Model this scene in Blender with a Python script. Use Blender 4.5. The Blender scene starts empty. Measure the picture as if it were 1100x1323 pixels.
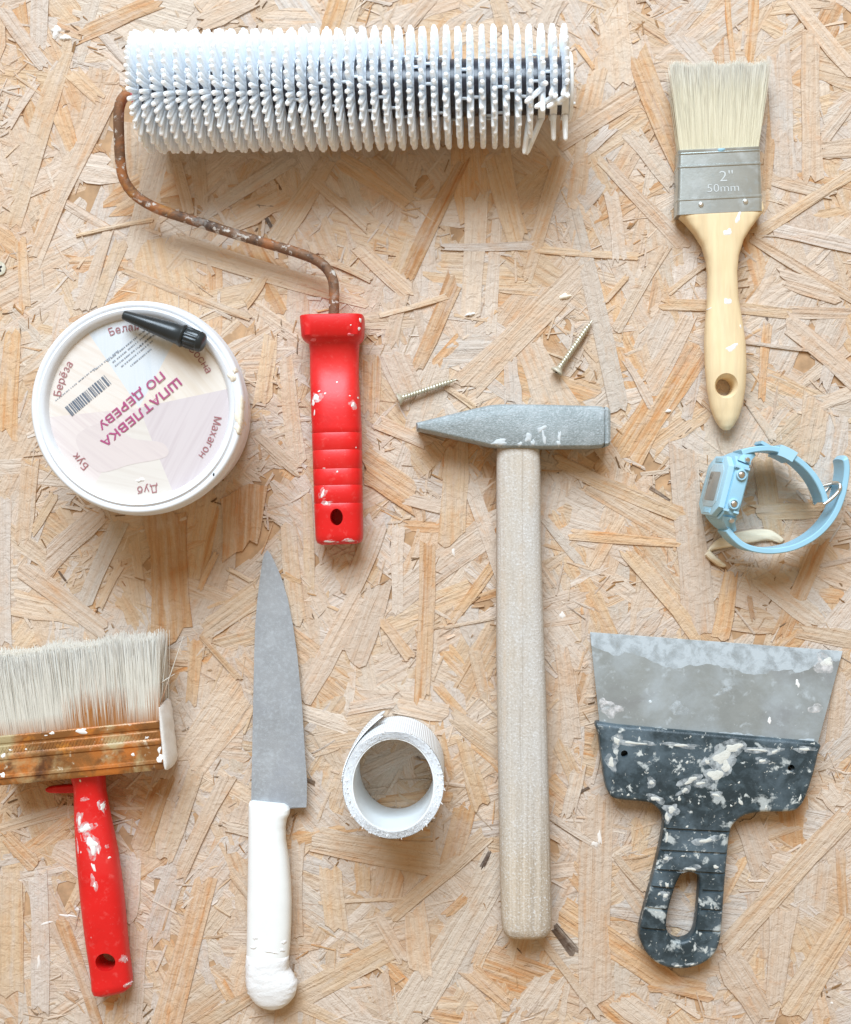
import bpy, bmesh, math, random
import numpy as np
from mathutils import Vector, Matrix
from mathutils.bvhtree import BVHTree

random.seed(7)
rng = np.random.default_rng(11)

# ------------------------------------------------------------------ frame of reference
S = 0.00046            # metres per photograph pixel on the board
D = 0.82               # camera height above the board
NX, NY = 585.0, 650.0  # the point straight below the lens, in photograph pixels
XN, YN = (NX - 550.0) * S, -(NY - 661.5) * S


def P(px, py, z=0.0):
    """World point at height z (metres) that is seen at photograph pixel (px, py)."""
    X, Y = (px - 550.0) * S, -(py - 661.5) * S
    k = (D - z) / D
    return Vector((XN + (X - XN) * k, YN + (Y - YN) * k, z))


def mm(v):
    return v * 0.001


scene = bpy.context.scene
COL = scene.collection

# ------------------------------------------------------------------ camera
cam_data = bpy.data.cameras.new("camera")
cam = bpy.data.objects.new("camera", cam_data)
COL.objects.link(cam)
cam.location = (XN, YN, D)
cam.rotation_euler = (0, 0, 0)
cam_data.sensor_fit = 'VERTICAL'
cam_data.sensor_height = 24.0
cam_data.sensor_width = 24.0
cam_data.lens = 24.0 * D / (1323 * S)
cam_data.shift_x = -(NX - 550.0) / 1323.0
cam_data.shift_y = (NY - 661.5) / 1323.0
cam_data.clip_start = 0.01
cam_data.clip_end = 50
cam_data.dof.use_dof = True
cam_data.dof.focus_distance = D - 0.012
cam_data.dof.aperture_fstop = 5.6
scene.camera = cam

# ------------------------------------------------------------------ light: a window beyond the top edge, soft room fill
world = bpy.data.worlds.new("World")
scene.world = world
world.use_nodes = True
bg = world.node_tree.nodes["Background"]
bg.inputs[0].default_value = (1.0, 0.74, 0.46, 1)
bg.inputs[1].default_value = 0.48


def area_light(name, loc, target, sx, sy, power, color):
    ld = bpy.data.lights.new(name, 'AREA')
    ld.shape = 'RECTANGLE'
    ld.size, ld.size_y = sx, sy
    ld.energy = power
    ld.color = color
    o = bpy.data.objects.new(name, ld)
    COL.objects.link(o)
    o.location = loc
    d = Vector(target) - Vector(loc)
    o.rotation_euler = d.to_track_quat('-Z', 'Y').to_euler()
    return o


area_light("window_light", (-0.42, 2.75, 2.75), (0, 0.03, 0), 2.5, 2.0, 300.0, (0.72, 0.86, 1.0))

scene.view_settings.view_transform = 'Standard'
scene.view_settings.look = 'None'
scene.view_settings.exposure = 0.0
scene.view_settings.gamma = 1.0
scene.cycles.use_denoising = True
scene.cycles.max_bounces = 10
scene.cycles.diffuse_bounces = 7


# ------------------------------------------------------------------ materials
def lin(r, g, b):
    def f(c):
        c /= 255.0
        return c / 12.92 if c <= 0.04045 else ((c + 0.055) / 1.055) ** 2.4
    return (f(r), f(g), f(b), 1.0)


class NT:
    def __init__(self, name):
        self.m = bpy.data.materials.new(name)
        self.m.use_nodes = True
        self.t = self.m.node_tree
        self.b = self.t.nodes["Principled BSDF"]
        self._co = None

    def n(self, typ, **kw):
        x = self.t.nodes.new(typ)
        for k, v in kw.items():
            setattr(x, k, v)
        return x

    def l(self, a, b):
        self.t.links.new(a, b)

    def setv(self, sock, v):
        if hasattr(v, 'is_output') or isinstance(v, bpy.types.NodeSocket):
            self.l(v, sock)
        else:
            sock.default_value = v

    def coords(self, scale=(1, 1, 1), src='Object', rot=(0, 0, 0)):
        tc = self.n('ShaderNodeTexCoord')
        mp = self.n('ShaderNodeMapping')
        self.l(tc.outputs[src], mp.inputs[0])
        mp.inputs['Scale'].default_value = scale
        mp.inputs['Rotation'].default_value = rot
        return mp.outputs[0]

    def noise(self, vec, scale=5, detail=4, rough=0.55, dist=0.0):
        x = self.n('ShaderNodeTexNoise')
        self.l(vec, x.inputs['Vector'])
        x.inputs['Scale'].default_value = scale
        x.inputs['Detail'].default_value = detail
        x.inputs['Roughness'].default_value = rough
        x.inputs['Distortion'].default_value = dist
        return x.outputs[0]

    def ramp(self, fac, lo, hi, a=0.0, b=1.0):
        x = self.n('ShaderNodeMapRange')
        self.l(fac, x.inputs[0])
        x.inputs[1].default_value = lo
        x.inputs[2].default_value = hi
        x.inputs[3].default_value = a
        x.inputs[4].default_value = b
        return x.outputs[0]

    def math(self, op, a, b):
        x = self.n('ShaderNodeMath', operation=op)
        self.setv(x.inputs[0], a)
        self.setv(x.inputs[1], b)
        return x.outputs[0]

    def mix(self, fac, a, b, blend='MIX'):
        x = self.n('ShaderNodeMix', data_type='RGBA', blend_type=blend)
        self.setv(x.inputs[0], fac)
        self.setv(x.inputs[6], a)
        self.setv(x.inputs[7], b)
        return x.outputs[2]

    def bump(self, height, strength=0.3, dist=0.001):
        x = self.n('ShaderNodeBump')
        self.l(height, x.inputs['Height'])
        x.inputs['Strength'].default_value = strength
        x.inputs['Distance'].default_value = dist
        self.l(x.outputs[0], self.b.inputs['Normal'])

    def fin(self, color=None, rough=None, metal=None, spec=None, sss=None, trans=None, coat=None):
        b = self.b
        if color is not None:
            self.setv(b.inputs['Base Color'], color)
        if rough is not None:
            self.setv(b.inputs['Roughness'], rough)
        if metal is not None:
            self.setv(b.inputs['Metallic'], metal)
        if spec is not None:
            b.inputs['Specular IOR Level'].default_value = spec
        if sss is not None:
            b.inputs['Subsurface Weight'].default_value = sss
            b.inputs['Subsurface Radius'].default_value = (1, 1, 1)
            b.inputs['Subsurface Scale'].default_value = 0.0015
        if trans is not None:
            b.inputs['Transmission Weight'].default_value = trans
        if coat is not None:
            b.inputs['Coat Weight'].default_value = coat
        return self.m


M = {}


def make_strand_material():
    t = NT("wood_strand")
    uv = t.n('ShaderNodeUVMap')
    uv.uv_map = "UVMap"

    def mp(scale):
        x = t.n('ShaderNodeMapping')
        t.l(uv.outputs[0], x.inputs[0])
        x.inputs['Scale'].default_value = scale
        return x.outputs[0]
    at = t.n('ShaderNodeAttribute')
    at.attribute_name = "tint"
    base = at.outputs['Color']
    stripe = at.outputs['Alpha']
    geo = t.n('ShaderNodeNewGeometry').outputs['Position']
    fine = t.noise(mp((35, 1100, 1)), 1.0, 5, 0.6)
    rings = t.noise(mp((9, 400, 1)), 1.0, 3, 0.55, 0.5)
    folds = t.noise(mp((16, 230, 1)), 1.0, 2, 0.5, 1.0)
    blot = t.noise(mp((40, 210, 1)), 1.0, 4, 0.62)
    wide = t.noise(geo, 26, 4, 0.6)
    patch = t.noise(geo, 80, 5, 0.65, 0.8)
    dark = t.mix(1.0, base, lin(236, 210, 182), 'MULTIPLY')
    rf = t.math('MULTIPLY', t.ramp(rings, 0.47, 0.62), stripe)
    c = t.mix(rf, base, dark)
    orange = t.mix(1.0, base, lin(252, 204, 152), 'MULTIPLY')
    of = t.math('MULTIPLY', t.ramp(blot, 0.54, 0.68), t.ramp(stripe, 0.2, 1.0, 0.35, 1.0))
    c = t.mix(t.math('MULTIPLY', of, t.ramp(wide, 0.40, 0.60, 0.15, 1.0)), c, orange)
    c = t.mix(t.ramp(patch, 0.58, 0.72, 0.0, 0.38), c, orange)
    c = t.mix(t.ramp(blot, 0.48, 0.32, 0.0, 0.55), c, lin(205, 189, 173))
    c = t.mix(t.ramp(wide, 0.50, 0.34, 0.0, 0.5), c, lin(199, 181, 164))
    c = t.mix(t.ramp(wide, 0.50, 0.66, 0.0, 0.35), c, lin(196, 158, 122))
    fv = t.ramp(fine, 0.3, 0.7, 0.92, 1.05)
    fc = t.n('ShaderNodeCombineColor')
    for i in range(3):
        t.l(fv, fc.inputs[i])
    c = t.mix(1.0, c, fc.outputs[0], 'MULTIPLY')
    torn = t.noise(geo, 210, 4, 0.65, 0.6)
    h = t.math('ADD', t.math('MULTIPLY', fine, 0.30), t.math('ADD', t.math('MULTIPLY', rings, 0.35), t.math('ADD', t.math('MULTIPLY', folds, 1.1), t.math('MULTIPLY', torn, 1.1))))
    t.bump(h, 0.85, 0.0014)
    return t.fin(c, 0.75, 0.0, 0.2)


def simple(name, rgb, rough=0.5, metal=0.0, spec=0.4, var=0.10, vscale=60, bumps=0.0, bscale=900, sss=None, coat=None):
    t = NT(name)
    co = t.coords()
    nz = t.noise(co, vscale, 5, 0.6)
    c0 = lin(*rgb)
    lo = tuple(max(0, v * (1 - var)) for v in c0[:3]) + (1,)
    hi = tuple(min(1, v * (1 + var)) for v in c0[:3]) + (1,)
    c = t.mix(t.ramp(nz, 0.3, 0.7), lo, hi)
    if bumps:
        t.bump(t.noise(co, bscale, 3, 0.6), bumps, 0.0005)
    r = t.ramp(nz, 0.3, 0.7, max(0.02, rough - 0.06), min(1, rough + 0.06))
    return t.fin(c, r, metal, spec, sss, None, coat)


def speckled(name, rgb, layers, rough=0.5, metal=0.0, spec=0.4, bumps=0.2, bscale=700, var=0.12, vscale=40, stretch=(1, 1, 1)):
    """base colour with irregular worn or dusty patches: layers = (rgb, scale, lo, hi, strength)"""
    t = NT(name)
    co = t.coords(stretch)
    nz = t.noise(co, vscale, 5, 0.6)
    c0 = lin(*rgb)
    lo = tuple(v * (1 - var) for v in c0[:3]) + (1,)
    hi = tuple(min(1, v * (1 + var)) for v in c0[:3]) + (1,)
    c = t.mix(t.ramp(nz, 0.3, 0.7), lo, hi)
    met = metal
    for i, (rgb2, sc, a, b, st) in enumerate(layers):
        off = t.n('ShaderNodeVectorMath', operation='ADD')
        t.l(co, off.inputs[0])
        off.inputs[1].default_value = (0.37 * (i + 1), 0.61 * (i + 1), 0.13 * i)
        f = t.ramp(t.noise(off.outputs[0], sc, 6, 0.62, 0.3), a, b, 0.0, st)
        c = t.mix(f, c, lin(*rgb2))
        if metal:
            met = t.math('MULTIPLY', met, t.math('SUBTRACT', 1.0, f))
    if bumps:
        t.bump(t.noise(co, bscale, 4, 0.65), bumps, 0.0006)
    return t.fin(c, rough, met, spec)


def veil(name, rgb, scale, lo, hi, amax, rough=0.7):
    """thin dried film: the surface below shows through where it has worn off"""
    t = NT(name)
    co = t.coords()
    f = t.ramp(t.noise(co, scale, 6, 0.65, 0.4), lo, hi, 0.0, amax)
    t.l(f, t.b.inputs['Alpha'])
    t.bump(t.noise(co, 900, 3, 0.6), 0.3, 0.0004)
    return t.fin(lin(*rgb), rough, 0, 0.3)


M['strand'] = make_strand_material()
M['white_veil'] = veil("worn_white_smear", (232, 228, 226), 260, 0.36, 0.68, 0.75)
M['plaster_veil'] = veil("worn_plaster_smear", (196, 202, 204), 220, 0.34, 0.66, 0.75)
M['edge_veil'] = veil("plaster_film_on_steel", (192, 200, 204), 120, 0.26, 0.56, 0.78)
M['board'] = simple("board_core", (176, 142, 108), 0.9, var=0.3, vscale=90)
M['needle'] = simple("white_needle_plastic", (242, 247, 252), 0.38, spec=0.5, var=0.02, vscale=200, sss=0.8)
M['core'] = simple("dark_core_plastic", (50, 52, 62), 0.28, spec=0.5, var=0.25, vscale=150)
M['rod'] = speckled("rusty_wire", (118, 88, 66), [((158, 100, 56), 55, 0.48, 0.60, 0.9), ((178, 124, 60), 40, 0.62, 0.70, 0.9), ((70, 55, 46), 120, 0.56, 0.68, 0.9), ((205, 200, 192), 210, 0.57, 0.64, 0.9), ((165, 160, 152), 70, 0.58, 0.68, 0.6)], rough=0.62, metal=0.25, bumps=0.5, bscale=900)
M['red'] = speckled("red_plastic", (214, 26, 26), [((224, 70, 66), 30, 0.50, 0.74, 0.45), ((232, 110, 104), 240, 0.57, 0.75, 0.40), ((170, 14, 20), 60, 0.58, 0.74, 0.35), ((238, 170, 165), 800, 0.66, 0.76, 0.45)], rough=0.43, spec=0.45, bumps=0.12, bscale=600, var=0.08)
M['pink'] = simple("pink_cap", (216, 110, 130), 0.4)
M['tub'] = simple("white_tub_plastic", (224, 227, 231), 0.34, spec=0.5, var=0.02, sss=0.2)
M['black'] = simple("black_plastic", (36, 42, 45), 0.30, spec=0.5, var=0.2)
M['zinc'] = speckled("zinc_steel", (200, 194, 174), [((222, 220, 208), 300, 0.5, 0.65, 0.6)], rough=0.38, metal=0.6, bumps=0.1)
M['hammer'] = speckled("dusty_hammer_steel", (150, 160, 162), [((182, 190, 194), 750, 0.48, 0.62, 0.65), ((196, 202, 206), 90, 0.5, 0.75, 0.45), ((104, 112, 116), 500, 0.58, 0.7, 0.5)], rough=0.55, metal=0.25, spec=0.4, bumps=0.7, bscale=1100)
M['hammer_wood'] = None


def make_hammer_wood():
    t = NT("weathered_hammer_wood")
    co = t.coords()
    lg = t.noise(t.coords((420, 5, 420)), 1.0, 5, 0.65, 0.4)
    mid = t.noise(t.coords((130, 3, 130)), 1.0, 3, 0.6)
    c = t.mix(t.ramp(lg, 0.36, 0.64), lin(170, 152, 128), lin(206, 190, 168))
    c = t.mix(t.ramp(mid, 0.52, 0.70, 0, 0.6), c, lin(196, 156, 106))
    c = t.mix(t.ramp(mid, 0.44, 0.30, 0, 0.5), c, lin(136, 120, 102))
    dust = t.noise(t.coords((1, 0.45, 1)), 22, 5, 0.65)
    sx = t.n('ShaderNodeSeparateXYZ')
    t.l(co, sx.inputs[0])
    worn = t.ramp(t.math('ADD', sx.outputs[1], t.math('MULTIPLY', dust, 0.05)), -0.185, -0.225, 1.0, 0.25)
    c = t.mix(t.math('MULTIPLY', t.ramp(dust, 0.34, 0.60, 0.25, 0.85), worn), c, lin(194, 191, 186))
    grit = t.noise(co, 900, 3, 0.7)
    c = t.mix(t.math('MULTIPLY', t.ramp(grit, 0.53, 0.66, 0, 0.85), t.ramp(dust, 0.35, 0.6, 0.35, 1.0)), c, lin(220, 220, 219))
    c = t.mix(t.ramp(grit, 0.44, 0.32, 0, 0.4), c, lin(146, 134, 120))
    c = t.mix(t.ramp(lg, 0.42, 0.30, 0, 0.45), c, lin(146, 130, 110))
    t.bump(t.math('ADD', t.math('MULTIPLY', lg, 0.8), t.math('MULTIPLY', grit, 0.8)), 0.7, 0.0006)
    return t.fin(c, 0.8, 0, 0.25)


M['hammer_wood'] = make_hammer_wood()
M['bristle'] = None
M['tin'] = speckled("ferrule_tin", (186, 192, 190), [((208, 214, 218), 60, 0.5, 0.7, 0.4), ((136, 140, 136), 220, 0.55, 0.72, 0.5)], rough=0.30, metal=0.8, bumps=0.06, bscale=500)
M['rivet'] = simple("rivet_steel", (225, 225, 220), 0.25, 0.9)
M['birch'] = speckled("pale_birch", (226, 203, 163), [((216, 188, 144), 30, 0.52, 0.72, 0.45), ((231, 212, 176), 50, 0.5, 0.7, 0.4)], rough=0.42, spec=0.4, bumps=0.06, bscale=400, stretch=(6, 0.6, 6))
M['white_paint'] = simple("dried_white_paint", (232, 230, 226), 0.6, spec=0.3, var=0.06, vscale=300, bumps=0.4, bscale=900)
M['cream_filler'] = simple("dried_cream_filler", (228, 218, 200), 0.75, spec=0.2, var=0.08, vscale=300, bumps=0.5, bscale=900)
M['pink_paint'] = simple("thin_pinkish_paint", (238, 120, 130), 0.5, var=0.15, vscale=300)
M['rust'] = speckled("rusty_ferrule", (146, 98, 54), [((182, 106, 44), 50, 0.46, 0.6, 0.9), ((178, 164, 124), 30, 0.50, 0.62, 0.85), ((84, 52, 32), 60, 0.52, 0.66, 0.95), ((206, 196, 172), 160, 0.62, 0.70, 0.8), ((206, 134, 50), 90, 0.6, 0.7, 0.7)], rough=0.38, metal=0.35, bumps=0.4, bscale=600)
M['knife'] = speckled("scuffed_knife_steel", (162, 166, 170), [((176, 182, 186), 500, 0.48, 0.66, 0.5), ((140, 142, 148), 30, 0.50, 0.72, 0.6), ((190, 196, 200), 60, 0.55, 0.75, 0.4), ((206, 210, 214), 1500, 0.64, 0.72, 0.5)], rough=0.42, metal=0.4, spec=0.4, bumps=0.18, bscale=1600)
M['knife_handle'] = simple("white_handle_plastic", (232, 234, 232), 0.42, spec=0.45, var=0.03, vscale=80)
M['knife_crust'] = simple("lumpy_white_filler", (230, 230, 230), 0.8, spec=0.2, var=0.05, vscale=200, bumps=0.5, bscale=600)
M['blade'] = speckled("spatula_steel", (140, 143, 140), [((160, 167, 170), 26, 0.46, 0.66, 0.75), ((108, 104, 104), 22, 0.54, 0.74, 0.6), ((186, 194, 198), 130, 0.58, 0.70, 0.5), ((206, 210, 210), 420, 0.66, 0.74, 0.6)], rough=0.42, metal=0.30, bumps=0.12, bscale=400)
M['blade_film'] = speckled("dried_plaster_film", (190, 196, 198), [((210, 214, 215), 120, 0.45, 0.65, 0.7), ((154, 166, 174), 70, 0.54, 0.7, 0.6)], rough=0.7, bumps=0.4)
M['spatula_plastic'] = speckled("black_grip_with_plaster_dust", (40, 54, 60), [((98, 114, 124), 38, 0.46, 0.66, 0.7), ((86, 102, 110), 160, 0.50, 0.68, 0.55), ((196, 202, 200), 75, 0.60, 0.66, 0.75), ((206, 210, 206), 150, 0.61, 0.67, 0.9), ((214, 212, 202), 380, 0.65, 0.70, 0.9)], rough=0.42, spec=0.5, bumps=0.35, bscale=700, var=0.25)
M['sky_blue'] = simple("pale_blue_resin", (150, 194, 214), 0.42, spec=0.45, var=0.05, vscale=60)
M['blue_dark'] = simple("blue_resin_bezel", (164, 204, 222), 0.36, spec=0.45, var=0.04)
M['dial'] = simple("grey_blue_dial", (168, 196, 208), 0.25, spec=0.5, var=0.08, vscale=200)
M['lcd'] = simple("grey_display", (132, 134, 130), 0.15, spec=0.6, var=0.10, vscale=120)
M['steel'] = simple("polished_steel", (215, 212, 206), 0.32, 1.0, var=0.05)
M['chip'] = speckled("pale_wood_chip", (232, 218, 192), [((200, 164, 112), 60, 0.54, 0.7, 0.6)], rough=0.75, bumps=0.4, bscale=500, stretch=(0.5, 3, 1))
M['purple_ink'] = simple("purple_ink", (166, 72, 118), 0.5, var=0.05)
M['rim_ink'] = simple("brown_red_ink", (156, 96, 102), 0.5, var=0.05)
M['grey_ink'] = simple("grey_ink", (138, 146, 156), 0.5, var=0.1)
M['dark_ink'] = simple("dark_ink", (92, 102, 116), 0.5, var=0.1)
M['hole'] = simple("dark_recess", (24, 24, 24), 0.8)


def printed(name, rgb, line_rgb, ang, amount):
    """flat printed wood pattern: fine stripes in one direction"""
    t = NT(name)
    co = t.coords((1, 1, 1), 'Object', (0, 0, ang))
    mp = t.n('ShaderNodeMapping')
    t.l(co, mp.inputs[0])
    mp.inputs['Scale'].default_value = (14, 260, 1)
    nz = t.noise(mp.outputs[0], 1.0, 3, 0.6, 0.5)
    c = t.mix(t.ramp(nz, 0.46, 0.64, 0.0, amount), lin(*rgb), lin(*line_rgb))
    return t.fin(c, 0.16, 0, 0.5, None, None, 0.3)


M['print_pine'] = printed("print_pine", (222, 214, 206), (213, 201, 189), 0.5, 0.8)
M['print_white'] = printed("print_white", (209, 214, 218), (199, 207, 213), 1.5, 0.8)
M['print_cream'] = printed("print_cream", (221, 213, 203), (213, 201, 186), 0.9, 0.7)
M['print_mauve'] = printed("print_mahogany", (205, 196, 197), (195, 184, 186), -1.1, 0.7)
M['print_oak'] = printed("print_oak", (214, 208, 201), (206, 198, 190), 0.2, 0.7)
M['print_beech'] = printed("print_beech", (217, 207, 203), (207, 194, 192), 0.7, 0.8)
M['print_haze'] = printed("print_pale_shape", (211, 205, 200), (206, 200, 197), 0.3, 0.5)
M['print_blush'] = printed("print_blush_shape", (211, 200, 197), (203, 191, 190), 0.6, 0.6)


def make_bristle_material(name, root, mid, tip, stain=None):
    t = NT(name)
    at = t.n('ShaderNodeAttribute')
    at.attribute_name = "tint"
    sp = t.n('ShaderNodeSeparateColor')
    t.l(at.outputs['Color'], sp.inputs[0])
    c = t.mix(t.ramp(sp.outputs[0], 0.0, 0.75), lin(*root), lin(*mid))
    c = t.mix(t.ramp(sp.outputs[0], 0.7, 1.0), c, lin(*tip))
    g = t.ramp(sp.outputs[1], 0, 1, 0.86, 1.0)
    fc = t.n('ShaderNodeCombineColor')
    for i in range(3):
        t.l(g, fc.inputs[i])
    c = t.mix(1.0, c, fc.outputs[0], 'MULTIPLY')
    if stain:
        c = t.mix(sp.outputs[2], c, lin(*stain))
    tr = t.n('ShaderNodeBsdfTranslucent')
    t.l(c, tr.inputs[0])
    mx = t.n('ShaderNodeMixShader')
    mx.inputs[0].default_value = 0.2
    t.l(t.b.outputs[0], mx.inputs[1])
    t.l(tr.outputs[0], mx.inputs[2])
    t.l(mx.outputs[0], t.t.nodes['Material Output'].inputs[0])
    return t.fin(c, 0.4, 0, 0.6)


M['bristle'] = make_bristle_material("cream_bristle", (232, 222, 192), (238, 230, 206), (244, 239, 226))
M['bristle_grey'] = make_bristle_material("greyish_bristle", (232, 226, 212), (236, 231, 219), (245, 242, 234), (178, 116, 58))




def make_pack(name, rgb, dark, ang):
    """the body of the bristles: fine parallel hairs too thin to tell apart"""
    t = NT(name)
    co = t.coords((1, 1, 1), 'Object', (0, 0, ang))
    mp = t.n('ShaderNodeMapping')
    t.l(co, mp.inputs[0])
    mp.inputs['Scale'].default_value = (1500, 22, 200)
    h = t.noise(mp.outputs[0], 1.0, 4, 0.65, 0.3)
    mp2 = t.n('ShaderNodeMapping')
    t.l(co, mp2.inputs[0])
    mp2.inputs['Scale'].default_value = (330, 12, 60)
    h2 = t.noise(mp2.outputs[0], 1.0, 3, 0.6, 0.3)
    c = t.mix(t.ramp(h, 0.34, 0.58), lin(*dark), lin(*rgb))
    c = t.mix(t.ramp(h2, 0.42, 0.30, 0, 0.5), c, lin(*dark))
    t.bump(h, 0.6, 0.0006)
    return t.fin(c, 0.65, 0, 0.25)


M['bristle_pack'] = make_pack("cream_bristle_mass", (216, 205, 180), (180, 166, 134), 0.0)
M['bristle_pack_grey'] = make_pack("greyish_bristle_mass", (214, 208, 195), (172, 165, 150), -0.098)
M['stamp'] = simple("bright_emboss", (196, 200, 200), 0.5, var=0.03)


def make_mesh_tape_material():
    t = NT("fibreglass_mesh")
    uv = t.n('ShaderNodeUVMap')
    uv.uv_map = "UVMap"
    w = t.n('ShaderNodeTexWave', wave_type='BANDS', bands_direction='X')
    t.l(uv.outputs[0], w.inputs[0])
    w.inputs['Scale'].default_value = 240
    w.inputs['Distortion'].default_value = 1.0
    w.inputs['Detail'].default_value = 2
    w2 = t.n('ShaderNodeTexWave', wave_type='BANDS', bands_direction='Y')
    t.l(uv.outputs[0], w2.inputs[0])
    w2.inputs['Scale'].default_value = 260
    w2.inputs['Distortion'].default_value = 1.0
    w2.inputs['Detail'].default_value = 2
    h = t.math('ADD', w.outputs['Fac'], t.math('MULTIPLY', w2.outputs['Fac'], 0.4))
    c = t.mix(t.ramp(h, 0.2, 0.9), lin(216, 221, 224), lin(238, 240, 241))
    t.bump(h, 0.5, 0.0006)
    return t.fin(c, 0.6, 0, 0.3)


M['mesh_tape'] = make_mesh_tape_material()
M['tape_edge'] = speckled("fuzzy_tape_edge", (230, 230, 230), [((244, 244, 244), 900, 0.45, 0.6, 0.8), ((212, 210, 208), 500, 0.58, 0.7, 0.5)], rough=0.85, bumps=0.5, bscale=1500)
M['tape_core'] = simple("white_card_core", (226, 230, 231), 0.45, var=0.02)


# ------------------------------------------------------------------ mesh helpers
def thing(name, label, cat, loc, group=None):
    o = bpy.data.objects.new(name, None)
    o.empty_display_size = 0.01
    COL.objects.link(o)
    o.location = loc
    o['label'] = label
    o['category'] = cat
    if group:
        o['group'] = group
    return o


def root_loc(parent):
    while parent.parent:
        parent = parent.parent
    return parent.location.copy()


def obj(name, verts, faces, mat, parent=None, smooth=True, angle=35, uvs=None, kind=None):
    me = bpy.data.meshes.new(name)
    off = root_loc(parent) if parent else Vector((0, 0, 0))
    me.from_pydata([tuple(Vector(v) - off) for v in verts], [], faces)
    return finish(me, name, mat, parent, smooth, angle, kind)


def finish(me, name, mat, parent, smooth=True, angle=35, kind=None):
    me.name = name
    me.update()
    if smooth and len(me.polygons):
        me.polygons.foreach_set('use_smooth', [True] * len(me.polygons))
        me.set_sharp_from_angle(angle=math.radians(angle))
    mats = mat if isinstance(mat, list) else [mat]
    me.materials.clear()
    for m in mats:
        me.materials.append(M[m] if isinstance(m, str) else m)
    o = bpy.data.objects.new(name, me)
    COL.objects.link(o)
    if parent:
        o.parent = parent
    if kind:
        o['kind'] = kind
    return o


def fix_normals(me):
    bm = bmesh.new()
    bm.from_mesh(me)
    bmesh.ops.remove_doubles(bm, verts=bm.verts, dist=1e-6)
    bmesh.ops.recalc_face_normals(bm, faces=bm.faces)
    bm.to_mesh(me)
    bm.free()


def bm_obj(name, bm, mat, parent=None, smooth=True, angle=35, kind=None):
    off = root_loc(parent) if parent else Vector((0, 0, 0))
    bmesh.ops.translate(bm, verts=bm.verts, vec=-off)
    bmesh.ops.recalc_face_normals(bm, faces=bm.faces)
    me = bpy.data.meshes.new(name)
    bm.to_mesh(me)
    bm.free()
    return finish(me, name, mat, parent, smooth, angle, kind)


def loft(rings, cap=True, closed=True):
    """rings: equal-length lists of points -> (verts, faces)"""
    n = len(rings[0])
    verts = [tuple(p) for r in rings for p in r]
    faces = []
    for i in range(len(rings) - 1):
        for j in range(n if closed else n - 1):
            k = (j + 1) % n
            faces.append((i * n + j, i * n + k, (i + 1) * n + k, (i + 1) * n + j))
    if cap and closed:
        faces.append(tuple(reversed(range(n))))
        faces.append(tuple(range((len(rings) - 1) * n, len(rings) * n)))
    return verts, faces


def lr_rings(rows, n=28, expo=2.6):
    """rows: ((xl, yl), (xr, yr), z_bottom, z_top) photograph pixels, heights in mm -> superellipse rings"""
    rings = []
    for row in rows:
        (xl, yl), (xr, yr), zb, zt = row[:4]
        e = row[4] if len(row) > 4 else expo
        zc, hz = mm((zb + zt) / 2), mm((zt - zb) / 2)
        a, b = P(xl, yl, zc), P(xr, yr, zc)
        c = (a + b) / 2
        u = (b - a) / 2
        ring = []
        for k in range(n):
            th = 2 * math.pi * k / n
            cs, sn = math.cos(th), math.sin(th)
            x = math.copysign(abs(cs) ** (2 / e), cs)
            y = math.copysign(abs(sn) ** (2 / e), sn)
            ring.append(c + u * x + Vector((0, 0, hz * y)))
        rings.append(ring)
    return rings


def catmull(pts, sub=6):
    pts = [Vector(p) for p in pts]
    out = []
    for i in range(len(pts) - 1):
        p0 = pts[max(i - 1, 0)]
        p1, p2 = pts[i], pts[i + 1]
        p3 = pts[min(i + 2, len(pts) - 1)]
        for k in range(sub):
            t = k / sub
            out.append(0.5 * ((2 * p1) + (p2 - p0) * t + (2 * p0 - 5 * p1 + 4 * p2 - p3) * t * t + (3 * p1 - p0 - 3 * p2 + p3) * t ** 3))
    out.append(pts[-1])
    return out


def tube(path, radii, n=14, cap=True):
    path = [Vector(p) for p in path]
    if not hasattr(radii, '__len__'):
        radii = [radii] * len(path)
    rings = []
    up = Vector((0, 0, 1))
    for i, p in enumerate(path):
        t = (path[min(i + 1, len(path) - 1)] - path[max(i - 1, 0)]).normalized()
        if abs(t.z) > 0.95:
            up = Vector((0, 1, 0))
        a = t.cross(up).normalized()
        b = a.cross(t).normalized()
        rings.append([p + (a * math.cos(2 * math.pi * k / n) + b * math.sin(2 * math.pi * k / n)) * radii[i] for k in range(n)])
    return loft(rings, cap)


def axis_lathe(a, b, profile, n=24, cap=True):
    """profile: (t along a->b in 0..1, radius)"""
    a, b = Vector(a), Vector(b)
    d = (b - a)
    t = d.normalized()
    up = Vector((0, 0, 1)) if abs(t.z) < 0.9 else Vector((0, 1, 0))
    u = t.cross(up).normalized()
    v = u.cross(t).normalized()
    rings = [[a + d * s + (u * math.cos(2 * math.pi * k / n) + v * math.sin(2 * math.pi * k / n)) * r for k in range(n)] for s, r in profile]
    return loft(rings, cap)


def lathe(center, profile, n=96, cap=(True, True), wob=None):
    """vertical lathe: profile of (r, z)"""
    rings = []
    for r, z in profile:
        rings.append([Vector((center[0] + r * math.cos(2 * math.pi * k / n) * (wob(2 * math.pi * k / n) if wob else 1), center[1] + r * math.sin(2 * math.pi * k / n) * (wob(2 * math.pi * k / n) if wob else 1), z)) for k in range(n)])
    v, f = loft(rings, False)
    m = len(rings)
    if cap[0]:
        f.append(tuple(reversed(range(n))))
    if cap[1]:
        f.append(tuple(range((m - 1) * n, m * n)))
    return v, f


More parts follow.
